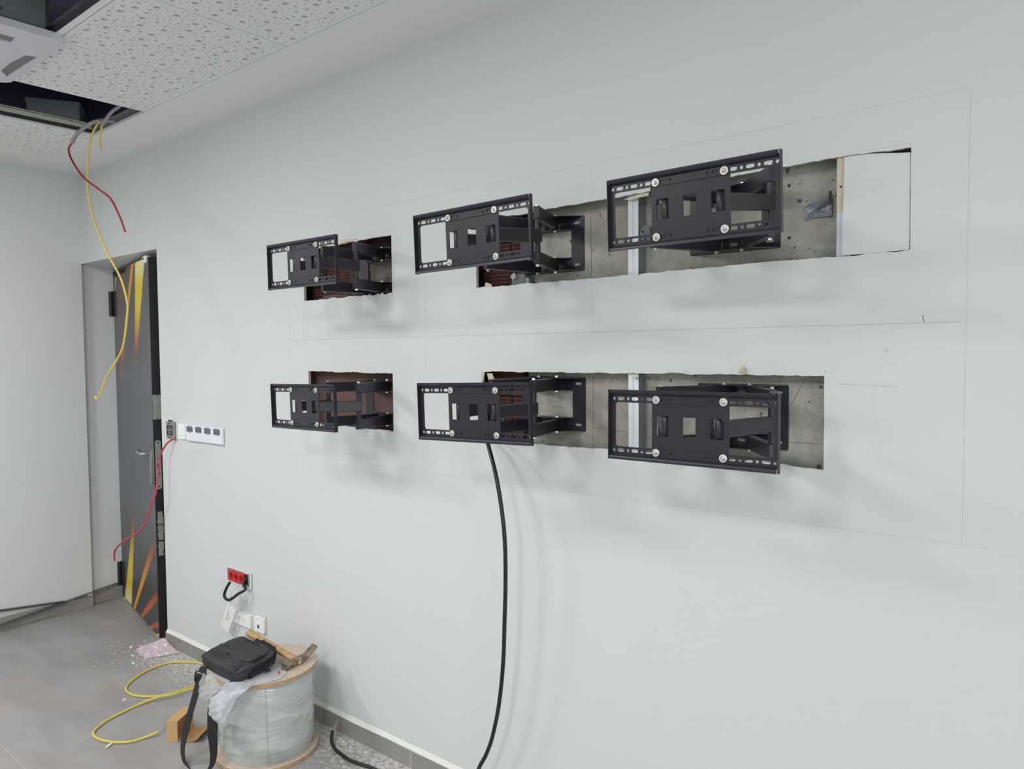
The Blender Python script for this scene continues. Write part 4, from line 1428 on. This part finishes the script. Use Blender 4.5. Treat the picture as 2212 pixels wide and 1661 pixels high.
def pillow(m, a, b, c, e1, e2, nu=40, nv=18, wob=0.0, seed=1, M=None, cz=0.0, top_skew=0.0):
    r = random.Random(seed)
    p = [r.uniform(0, 6.28) for _ in range(6)]
    sg = lambda v, e: math.copysign(abs(v) ** e, v)
    vs = []
    for j in range(nv + 1):
        t = -PI / 2 + PI * j / nv
        for i in range(nu):
            s = 2 * PI * i / nu
            x_ = a * sg(math.cos(t), e1) * sg(math.cos(s), e2)
            y_ = b * sg(math.cos(t), e1) * sg(math.sin(s), e2)
            z_ = c * sg(math.sin(t), e1)
            if wob and z_ > -c * 0.5:
                f = wob * (math.sin(x_ * 38 + p[0] + y_ * 14) + 0.8 * math.sin(y_ * 52 + p[1] - x_ * 17) + 0.6 * math.sin(x_ * 75 + y_ * 60 + p[2]))
                z_ += f
                x_ += f * 0.6
            z_ += top_skew * y_ * (1 if z_ > 0 else 0.2)
            vs.append((x_, y_, z_ + cz))
    fs = [(j * nu + i, j * nu + (i + 1) % nu, (j + 1) * nu + (i + 1) % nu, (j + 1) * nu + i) for j in range(nv) for i in range(nu)]
    return m.add(vs, fs, 0, M)


obj('bag_body', pillow(MB(), 0.144, 0.104, 0.034, 0.42, 0.36, wob=0.0034, seed=2), 'bag_cloth', bag, smooth=180, M=BM)
obj('front_pocket', pillow(MB(), 0.124, 0.064, 0.012, 0.5, 0.4, wob=0.0026, seed=5, cz=0.030, M=Matrix.Translation((0.002, 0.024, 0))), 'bag_cloth', bag, smooth=180, M=BM)
obj('front_panel', pillow(MB(), 0.122, 0.030, 0.008, 0.5, 0.35, wob=0.0012, seed=6, cz=0.030, M=Matrix.Translation((0.002, -0.062, -0.002)) @ Matrix.Rotation(0.18, 4, 'X')), 'bag_leather', bag, smooth=180, M=BM)
sg = lambda v, e: math.copysign(abs(v) ** e, v)
loop = [(0.144 * sg(math.cos(a), 0.36), 0.104 * sg(math.sin(a), 0.36), 0.016) for a in [2 * PI * i / 64 for i in range(65)]]
obj('piping', MB().tube(loop, 0.0028, 6), 'bag_leather', bag, smooth=True, M=BM)
zl = spline([(-0.110, 0.045, 0.038), (-0.06, 0.064, 0.043), (0.0, 0.072, 0.044), (0.06, 0.068, 0.042), (0.105, 0.05, 0.038)])
obj('zip', MB().tube(zl, 0.0022, 6), 'strap', bag, smooth=True, M=BM)
zl = spline([(-0.115, -0.01, 0.040), (-0.06, -0.004, 0.0425), (-0.02, -0.02, 0.042), (-0.005, -0.045, 0.040)])
obj('zip', MB().tube(zl, 0.0020, 6), 'bag_leather', bag, smooth=True, M=BM)
obj('zip_pull', MB().box((-0.094, -0.014, 0.040), (-0.084, -0.010, 0.0455)), 'metal_ring', bag, M=BM)
obj('zip_pull', MB().box((-0.128, -0.084, 0.026), (-0.116, -0.079, 0.032)), 'metal_ring', bag, M=BM)
# carry strap bunched along the back edge
st = spline([(-0.03, 0.094, 0.026), (0.02, 0.102, 0.030), (0.06, 0.104, 0.024), (0.10, 0.102, 0.018), (0.138, 0.085, 0.006), (0.147, 0.02, -0.008), (0.146, -0.05, -0.018)])
m = MB()
for i in range(len(st) - 1):
    pass
vs = []
for i, p in enumerate(st):
    wv = Vector((0.0, 0.008, 0.007)) if i < len(st) * 0.55 else Vector((0.004, 0.0, 0.012))
    off = Vector((0, 0.002 * math.sin(i * 1.1), 0.003 * math.sin(i * 0.9)))
    vs += [p - wv + off, p + wv + off, p + wv + off + Vector((0.002, 0.002, 0.003)), p - wv + off + Vector((0.002, 0.002, 0.003))]
fs = []
for i in range(len(st) - 1):
    for j in range(4):
        fs.append((i * 4 + j, i * 4 + (j + 1) % 4, (i + 1) * 4 + (j + 1) % 4, (i + 1) * 4 + j))
obj('top_strap', m.add(vs, fs), 'strap', bag, M=BM)


def ribbon(edges, thick, seg=6):
    """strip through pairs of edge points with a little thickness"""
    L = spline([e[0] for e in edges], seg)
    R = spline([e[1] for e in edges], seg)
    m = MB()
    vs = []
    k = len(L)
    for i in range(k):
        t = (L[min(i + 1, k - 1)] + R[min(i + 1, k - 1)] - L[max(i - 1, 0)] - R[max(i - 1, 0)])
        nr = t.cross(R[i] - L[i])
        nr = nr.normalized() * thick if nr.length > 1e-9 else Vector((0, 0, thick))
        vs += [L[i], R[i], R[i] + nr, L[i] + nr]
    fs = []
    for i in range(k - 1):
        for j in range(4):
            fs.append((i * 4 + j, i * 4 + (j + 1) % 4, (i + 1) * 4 + (j + 1) % 4, (i + 1) * 4 + j))
    fs += [(0, 1, 2, 3), tuple((k - 1) * 4 + j for j in (3, 2, 1, 0))]
    return m.add(vs, fs)


def zp(x_, y_):
    return 340 + x_ / 3.602, 1200 + y_ / 3.602


def E_(xl, xr, y_, d1, d2=None, y2=None):
    return (atd(*zp(xl, y_), d1) - BC, atd(*zp(xr, y_ if y2 is None else y2), d2 if d2 else d1) - BC)


strap = obj('strap', ribbon([E_(300, 352, 985, 3.12, 3.10), E_(280, 330, 1060, 3.12, 3.09), E_(258, 305, 1140, 3.12, 3.09), E_(232, 278, 1230, 3.12, 3.09), E_(205, 255, 1330, 3.12, 3.09), E_(190, 232, 1420, 3.12, 3.08), E_(184, 213, 1510, 3.12, 3.08),
                             E_(196, 222, 1590, 3.11, 3.07), E_(232, 255, 1655, 3.10, 3.05), E_(290, 305, 1700, 3.08, 3.04), E_(350, 372, 1695, 3.05, 3.03), E_(395, 430, 1650, 3.03, 3.02), E_(410, 458, 1580, 3.02, 3.01), E_(402, 466, 1480, 3.01, 3.0),
                             E_(389, 466, 1380, 3.0, 2.99), E_(388, 466, 1290, 3.0, 2.99), E_(392, 455, 1200, 3.0, 2.99), E_(415, 470, 1115, 3.0, 2.985, 1125), E_(470, 560, 1058, 3.0, 2.985, 1070), E_(545, 635, 992, 3.01, 2.99, 1040), E_(600, 700, 950, 3.03, 3.01, 990)], 0.0022), 'strap', bag, smooth=True)
m = MB()
bk = [atd(*zp(a, b), 3.105) - BC for a, b in ((300, 905), (372, 900), (378, 930), (362, 1000), (340, 1018), (305, 1008), (292, 960))]
m.tube(bk + bk[:1], 0.0042, 8)
obj('buckle', m, 'black_soft', bag, smooth=True)
m = MB().tube([atd(*zp(313, 908), 3.098) - BC, atd(*zp(362, 925), 3.098) - BC], 0.0032, 8)
obj('buckle_bar', m, 'metal_ring', bag)
obj('strap_tab', ribbon([E_(345, 392, 860, 3.12, 3.10), E_(320, 380, 905, 3.11, 3.09), E_(305, 365, 960, 3.11, 3.09), E_(300, 352, 1010, 3.11, 3.09)], 0.004), 'strap', bag)

# ------------------------------------------------------------------ white carrier bag under the shoulder bag
cb0 = Vector((-2.80, -0.42, SH + 0.001))
cb = thing('carrier_bag', 'thin white plastic carrier bag draped over the drum edge', 'plastic bag', cb0)


def sheet(rows, mt, name, wob=0.004, nu=12, seg=5, seed=1, parent=None):
    r = random.Random(seed)
    cols = [spline(rw, max(1, nu // (len(rw) - 1))) for rw in rows]
    nc = min(len(c) for c in cols)
    grid = [spline([c[i] for c in cols], seg) for i in range(nc)]
    nr = len(grid[0])
    vs = []
    p = [r.uniform(0, 6) for _ in range(4)]
    for i in range(nc):
        for j in range(nr):
            q = Vector(grid[i][j])
            f = wob * (math.sin(i * 1.3 + p[0] + 0.4 * j) + math.sin(j * 0.9 + p[1] - 0.7 * i) * 0.7)
            vs.append(q + Vector((f * 0.5, -abs(f) * 0.8, f * 0.5)) - cb0)
    fs = [(i * nr + j, (i + 1) * nr + j, (i + 1) * nr + j + 1, i * nr + j + 1) for i in range(nc - 1) for j in range(nr - 1)]
    return obj(name, MB().add(vs, fs), mt, parent, smooth=180)


Zt = SH + 0.004
sheet([[atz(*zp(380, 915), Zt), atz(*zp(650, 860), Zt), atz(*zp(935, 815), Zt)],
       [atz(*zp(470, 960), Zt), atz(*zp(740, 900), Zt), atz(*zp(975, 870), Zt)],
       [atz(*zp(560, 1000), Zt), atz(*zp(800, 960), Zt), atz(*zp(1006, 912), Zt)],
       [atz(*zp(620, 1045), Zt), atz(*zp(800, 1000), Zt), atz(*zp(945, 962), Zt)]], 'carrier_plastic', 'top_sheet', wob=0.0022, parent=cb, seed=3)
dR = (atz(*zp(560, 1060), SH) - CAM).dot(fwd) - 0.012
tl = sheet([[atz(*zp(540, 985), Zt + .002), atz(*zp(640, 985), Zt + .002), atz(*zp(760, 985), Zt)],
            [atd(*zp(470, 1065), dR + .03), atd(*zp(590, 1050), dR + .01), atd(*zp(700, 1045), dR + .005)],
            [atd(*zp(425, 1110), dR + .03), atd(*zp(520, 1105), dR - .01), atd(*zp(625, 1105), dR)],
            [atd(*zp(405, 1165), dR + .03), atd(*zp(490, 1170), dR - .015), atd(*zp(590, 1170), dR)],
            [atd(*zp(408, 1225), dR + .03), atd(*zp(490, 1230), dR - .02), atd(*zp(565, 1225), dR)],
            [atd(*zp(440, 1275), dR + .02), atd(*zp(500, 1285), dR - .02), atd(*zp(558, 1275), dR)],
            [atd(*zp(500, 1325), dR + .01), atd(*zp(525, 1332), dR - .01), atd(*zp(552, 1318), dR)]], 'carrier_plastic', 'hanging_tail', wob=0.005, parent=cb, seed=5)
sheet([[atd(*zp(360, 915), 3.09), atd(*zp(450, 930), 3.07), atd(*zp(555, 975), 3.04)],
       [atd(*zp(335, 985), 3.09), atd(*zp(420, 1000), 3.06), atd(*zp(510, 1030), 3.04)],
       [atd(*zp(325, 1050), 3.09), atd(*zp(385, 1060), 3.06), atd(*zp(450, 1080), 3.04)],
       [atd(*zp(332, 1105), 3.09), atd(*zp(370, 1118), 3.07), atd(*zp(405, 1115), 3.05)]], 'carrier_film', 'side_fold', wob=0.006, parent=cb, seed=7)
obj('printed_mark', MB().add([atz(*zp(a, b), Zt + .006) - cb0 for a, b in ((838, 885), (848, 880), (850, 912), (840, 916), (858, 882), (868, 878), (866, 900), (856, 905), (872, 884), (882, 884), (880, 900), (870, 906))], [(0, 1, 2, 3), (4, 5, 6, 7), (8, 9, 10, 11)]), 'print_dark', cb)
obj('printed_mark', MB().add([atz(*zp(a, b), Zt + .006) - cb0 for a, b in ((936, 900), (944, 893), (951, 908), (945, 920), (937, 916))], [(0, 1, 2, 3, 4)]), 'socket_red', cb)

# ------------------------------------------------------------------ hammer
hc0 = Vector((-2.7035, -0.2157, SH + 0.017))
hm = thing('hammer', 'worn claw hammer with wooden handle lying across bag and drum', 'hammer', hc0)
ha = Vector((-0.19, 0.98, 0.0)).normalized()              # from face towards claw
he = Vector((-2.990, -0.272, 0.462)) - hc0
hd = he.normalized()
hn = ha.cross(hd).normalized()
if hn.z < 0:
    hn = -hn
hs = hn.cross(ha)


def ring(c, w_, h_, n=12, e=0.55):
    sg_ = lambda v: math.copysign(abs(v) ** e, v)
    return [c + hs * (w_ * sg_(math.cos(2 * PI * i / n))) + hn * (h_ * sg_(math.sin(2 * PI * i / n))) for i in range(n)]


def loft(rings, m=None):
    m = m or MB()
    n = len(rings[0])
    vs = [p for r in rings for p in r]
    fs = [(j * n + i, j * n + (i + 1) % n, (j + 1) * n + (i + 1) % n, (j + 1) * n + i) for j in range(len(rings) - 1) for i in range(n)]
    fs += [tuple(range(n))[::-1], tuple((len(rings) - 1) * n + i for i in range(n))]
    return m.add(vs, fs)


S_ = [(-0.078, .013, .013, 0), (-0.074, .0155, .0155, 0), (-0.052, .0155, .0155, 0), (-0.044, .012, .012, 0), (-0.030, .012, .012, 0), (-0.020, .0155, .0165, 0), (0.0, .0175, .0175, 0), (0.020, .0155, .016, 0), (0.032, .013, .012, .001), (0.050, .015, .009, .004), (0.068, .017, .007, .011), (0.084, .018, .005, .021), (0.096, .0175, .003, .032), (0.1, .016, .001, .036)]
obj('hammer_head', loft([ring(ha * t_ + hn * up_, w_, h_) for t_, w_, h_, up_ in S_]), 'hammer_steel', hm, smooth=50)
obj('handle', loft([[hd * s_ + ha * (r1 * math.cos(2 * PI * i / 14)) + hn * (r2 * math.sin(2 * PI * i / 14)) for i in range(14)] for s_, r1, r2 in
                    ((-0.018, .012, .010), (0.01, .0145, .012), (0.06, .0155, .013), (0.14, .0165, .015), (0.22, .0175, .016), (0.282, .018, .0165), (0.295, .0165, .015), (0.300, .012, .011))]), 'handle_wood', hm, smooth=60)
obj('eye_wedge', MB().lathe([(0.0095, 0.0), (0.0085, 0.002)], n=16, M=Matrix(((ha.x, hn.x, -hd.x, 0), (ha.y, hn.y, -hd.y, 0), (ha.z, hn.z, -hd.z, 0), (0, 0, 0, 1))) @ Matrix.Translation((0, 0, 0.0165))), 'paper', hm)

# ------------------------------------------------------------------ open cardboard box
P1, P2 = Vector((-3.2156, -0.5381, 0.001)), Vector((-3.1742, -0.5101, 0.001))
e2 = (P2 - P1).normalized()
e1 = Vector((-e2.y, e2.x, 0))
MBX = Matrix(((e2.x, e1.x, 0, P1.x), (e2.y, e1.y, 0, P1.y), (0, 0, 1, P1.z), (0, 0, 0, 1)))
bx = thing('cardboard_box', 'small open brown cardboard box with flap lying on floor', 'box', M=MBX)
w_, d_, h_, tk = 0.05, 0.135, 0.092, 0.0022
mb = MB().box((0, 0, 0), (tk, d_, h_)).box((tk, 0, 0), (w_, tk, h_)).box((tk, d_ - tk, 0), (w_, d_, h_)).box((tk, tk, h_ - tk), (w_, d_ - tk, h_)).box((tk, tk, 0), (w_, d_ - tk, tk))
obj('box_body', mb, 'cardboard', bx)
rows = [(w_, 0.001), (w_ + 0.03, 0.001), (w_ + 0.065, 0.003), (w_ + 0.085, 0.012), (w_ + 0.098, 0.026)]
vs = [(a, y_, z_ + q) for q in (0, tk) for a, z_ in rows for y_ in (0.004, d_ - 0.004)]
k = len(rows) * 2
fs = [(2 * i, 2 * i + 1, 2 * i + 3, 2 * i + 2) for i in range(len(rows) - 1)] + [(k + 2 * i, k + 2 * i + 2, k + 2 * i + 3, k + 2 * i + 1) for i in range(len(rows) - 1)]
fs += [(2 * i, 2 * i + 2, k + 2 * i + 2, k + 2 * i) for i in range(len(rows) - 1)] + [(2 * i + 1, k + 2 * i + 1, k + 2 * i + 3, 2 * i + 3) for i in range(len(rows) - 1)]
fs += [(0, k, k + 1, 1), (2 * len(rows) - 2, 2 * len(rows) - 1, k + 2 * len(rows) - 1, k + 2 * len(rows) - 2)]
obj('flap', MB().add(vs, fs), 'cardboard_in', bx)

# ------------------------------------------------------------------ pink plastic sheet by the door
A, B, Cc, D = atz(290, 1404, 0.004), atz(357, 1377, 0.075), atz(389, 1410, 0.012), atz(313, 1424, 0.004)
pk0 = (A + B + Cc + D) / 4
pk0.z = 0
rn = random.Random(41)
n1, n2 = 26, 20
cones = [(rn.uniform(.1, .95), rn.uniform(.1, .95), rn.uniform(.015, .042), rn.uniform(.12, .30)) for _ in range(16)]
vs = []
for i in range(n1 + 1):
    for j in range(n2 + 1):
        u_, v_ = i / n1, j / n2
        q = A.lerp(B, u_).lerp(D.lerp(Cc, u_), v_)
        h_ = 0.0
        for cu, cv_, ch, cw in cones:
            h_ = max(h_, ch * (1 - (abs(u_ - cu) * 0.9 + abs(v_ - cv_) + 0.3 * abs(u_ - cu + v_ - cv_)) / cw))
        ed = min(1, 6 * min(v_, 1 - v_) + 0.15)
        e_ = 0.012 * math.sin(v_ * 9 + 1) if i in (0, n1) else 0.0
        q = q + Vector((rn.uniform(-.003, .003) + e_, rn.uniform(-.003, .003) + 0.008 * math.sin(u_ * 11), max(0.0, h_) * ed + rn.uniform(0, .003)))
        if q.y > -0.016:
            q.z += (q.y + 0.016) * 0.8
            q.y = -0.016 - rn.uniform(0, .003)
        q.z = max(q.z, 0.002)
        vs.append(q - pk0)
fs = [(i * (n2 + 1) + j, (i + 1) * (n2 + 1) + j, (i + 1) * (n2 + 1) + j + 1, i * (n2 + 1) + j + 1) for i in range(n1) for j in range(n2)]
pk = obj('plastic_sheet', MB().add(vs, fs), 'pink_plastic', loc=pk0)
tag(pk, 'crumpled pink translucent plastic on the floor by the door', 'plastic sheet')

# ------------------------------------------------------------------ slotted angle and strip leaning on the left wall
A = Vector((-5.394, 0.175, 0.118))
B = atx(0, 1351, -5.328)
dB = (B - A).normalized()
Bx = A + dB * 1.15
Bx.z = max(Bx.z, 0.006)
dB = (Bx - A).normalized()
up_ = Vector((0, 0, 1)) - dB * dB.z
up_.normalize()
nb = dB.cross(up_)
MA = Matrix(((dB.x, up_.x, nb.x, A.x), (dB.y, up_.y, nb.y, A.y), (dB.z, up_.z, nb.z, A.z), (0, 0, 0, 1)))
an = thing('slotted_angle', 'long slotted steel angle propped along the foot of the left wall', 'metal profile', M=MA)
L_ = (Bx - A).length
obj('slotted_face', MB().plate([(0, -0.028), (L_, -0.028), (L_, 0.0), (0, 0.0)], [slot(0.012 + 0.036 * i, 0.034 + 0.036 * i, -0.010, 0.0028) for i in range(int(L_ / 0.036) - 1)], 0.0012), 'galv_grey', an)
obj('folded_edge', MB().box((0, -0.0012, -0.022), (L_, 0.0, 0.0012)), 'steel_dark', an)
a, b = atx(-70, 1327, -5.358), atx(140, 1298, -5.352)
dd = (b - a).normalized()
uu = (Vector((0, 0, 1)) - dd * dd.z).normalized()
nn = dd.cross(uu)
M = Matrix(((dd.x, uu.x, nn.x, a.x), (dd.y, uu.y, nn.y, a.y), (dd.z, uu.z, nn.z, a.z), (0, 0, 0, 1)))
sp_ = thing('steel_strip', 'thin dark steel channel crossing behind the slotted angle', 'metal profile', M=M)
Ls = (b - a).length
obj('channel_face', MB().box((0, -0.012, 0), (Ls, 0.0, 0.001)), 'steel_dark', sp_)
obj('channel_lip', MB().box((0, -0.0012, -0.012), (Ls, 0.0, 0.0)).box((0, -0.012, -0.012), (Ls, -0.0108, 0.0)), 'galv_grey', sp_)

# ------------------------------------------------------------------ plaster rubble
rn = random.Random(77)
m = MB()


def chip(x_, y_, s):
    a0 = rn.uniform(0, 6.28)
    k = rn.choice((4, 5))
    vs = []
    for i in range(k):
        a = a0 + 2 * PI * i / k + rn.uniform(-.3, .3)
        vs.append((x_ + s * rn.uniform(.6, 1.3) * math.cos(a), y_ + s * rn.uniform(.5, 1) * math.sin(a), 0.0003))
    h = s * rn.uniform(.35, .8)
    vs2 = [(v[0] * 0.6 + x_ * 0.4, v[1] * 0.6 + y_ * 0.4, h * rn.uniform(.6, 1.1)) for v in vs]
    m.add(vs + vs2, [tuple(range(k, 2 * k))] + [(i, (i + 1) % k, k + (i + 1) % k, k + i) for i in range(k)])


for i in range(900):
    chip(rn.uniform(-4.3, -1.6), -0.016 - abs(rn.gauss(0, 0.045)), rn.uniform(.0008, .0035) * rn.choice((1, 1, 1, 1.7)))
for i in range(160):
    chip(rn.gauss(-4.25, 0.16), -0.03 - abs(rn.gauss(0, 0.14)), rn.uniform(.001, .005))
for i in range(90):
    chip(rn.uniform(-5.2, -3.0), rn.uniform(-1.0, -0.1), rn.uniform(.001, .004))
for px, py, s in ((283, 1398, .011), (286, 1416, .010), (288, 1433, .012), (295, 1438, .006), (242, 1395, .006), (228, 1394, .005), (378, 1426, .009), (270, 1511, .010), (265, 1512, .008), (147, 1332, .006), (123, 1337, .005), (742, 1602, .012), (735, 1596, .009), (790, 1625, .010)):
    q = atz(px, py, 0)
    chip(q.x, q.y, s)
ru = obj('plaster_rubble', m, 'chips')
tag(ru, 'white plaster crumbs strewn along the foot of the wall', 'rubble', kind='stuff')
q = [atz(227, 1614, .002), atz(231, 1617, .002), atz(243, 1607, .004), (atz(239, 1605, .004))]
c_ = (q[0] + q[2]) / 2
vs = [v - c_ for v in q] + [v - c_ + Vector((0, 0, .003)) for v in q]
sl = obj('wood_sliver', MB().add(vs, [(3, 2, 1, 0), (4, 5, 6, 7), (0, 1, 5, 4), (1, 2, 6, 5), (2, 3, 7, 6), (3, 0, 4, 7)]), 'paper', loc=c_)
tag(sl, 'small pinkish wood sliver on the floor by the yellow cable loop', 'scrap')

# ------------------------------------------------------------------ ceiling air conditioner
ax0, ax1, ay0, ay1, az = -3.705, -3.055, -1.55, -0.90, 2.852
ac = thing('ceiling_air_conditioner', 'white ceiling cassette air conditioner beside the perforated panels', 'air conditioner', ((ax0 + ax1) / 2, (ay0 + ay1) / 2, az))
hw = 0.325
sl_ = [[(0.098, 0.300), (0.080, 0.262), (-0.05, 0.250), (-0.173, 0.254), (-0.228, 0.292)],
       [(0.166, 0.187), (0.233, 0.182), (0.228, -0.21), (0.160, -0.17)],
       [(-0.233, -0.182), (-0.166, -0.187), (-0.180, 0.17), (-0.243, 0.21)],
       [(-0.098, -0.300), (-0.080, -0.262), (0.173, -0.254), (0.228, -0.292)]]
mb = MB().plate(rrect(-hw, -hw, hw, hw, 0.05, 6), sl_, 0.027)
obj('panel', mb, 'ac_white', ac)
for pts_ in sl_:
    obj('louver', MB().plate([(a * 1.01, b * 1.01) for a, b in pts_], [], 0.003, M=Matrix.Translation((0, 0, 0.006))), 'ac_grey', ac)
gr = obj('grille', MB().plate(rrect(-0.150, -0.225, 0.118, 0.238, 0.012), [], 0.004, M=Matrix.Translation((0, 0, -0.0015))), 'ac_white', ac)
for i in range(9):
    obj('grille_slot', MB().box((-0.115 + 0.022 * i, -0.18, -0.0022), (-0.107 + 0.022 * i, 0.15, -0.001)), 'ac_grey', gr)
bd = obj('unit_body', MB().box((-0.285, -0.285, 0.03), (0.285, 0.285, 0.33), bev=0.02), 'unit_metal', ac)
for (yy, zz) in ((-0.2, 0.07), (0.12, 0.07), (-0.05, 0.26)):
    obj('screw', MB().lathe([(0.007, 0.0), (0.007, 0.003)], (0.2845, yy, zz), axis='X', n=10), 'zinc', bd)
obj('control_box', MB().box((0.284, -0.2, 0.14), (0.36, 0.05, 0.30), bev=0.006), 'box_grey', bd)
gw = [Vector((-2.98, -1.35, 3.12)), Vector((-2.92, -1.2, 3.05)), Vector((-2.88, -1.1, 3.08)), Vector((-2.84, -1.18, 3.12)), Vector((-2.78, -1.1, 3.06)), Vector((-2.7, -1.3, 3.12))]
cable('wire', 'green wire loop in the dark void beside the air conditioner', 'wire', gw, 0.008, 'green_wire')
# grey box resting above the missing panel
q0, q1 = atz(57, 258, 3.02), atz(172, 268, 3.02)
mid = (q0 + q1) / 2
ln = (q1 - q0).length
ex = (q1 - q0).normalized()
ey = Vector((-ex.y, ex.x, 0))
M = Matrix(((ex.x, ey.x, 0, mid.x), (ex.y, ey.y, 0, mid.y), (0, 0, 1, 3.02), (0, 0, 0, 1)))
jb = thing('junction_box', 'grey electrical box inside the dark ceiling opening', 'electrical box', M=M)
obj('box_case', MB().box((-ln / 2, -0.0, 0.0), (ln / 2, 0.16, 0.10), bev=0.006), 'box_grey', jb)
obj('box_lid', MB().box((-ln / 2 - 0.006, -0.006, 0.095), (ln / 2 + 0.006, 0.166, 0.125), bev=0.006), 'box_grey', jb)
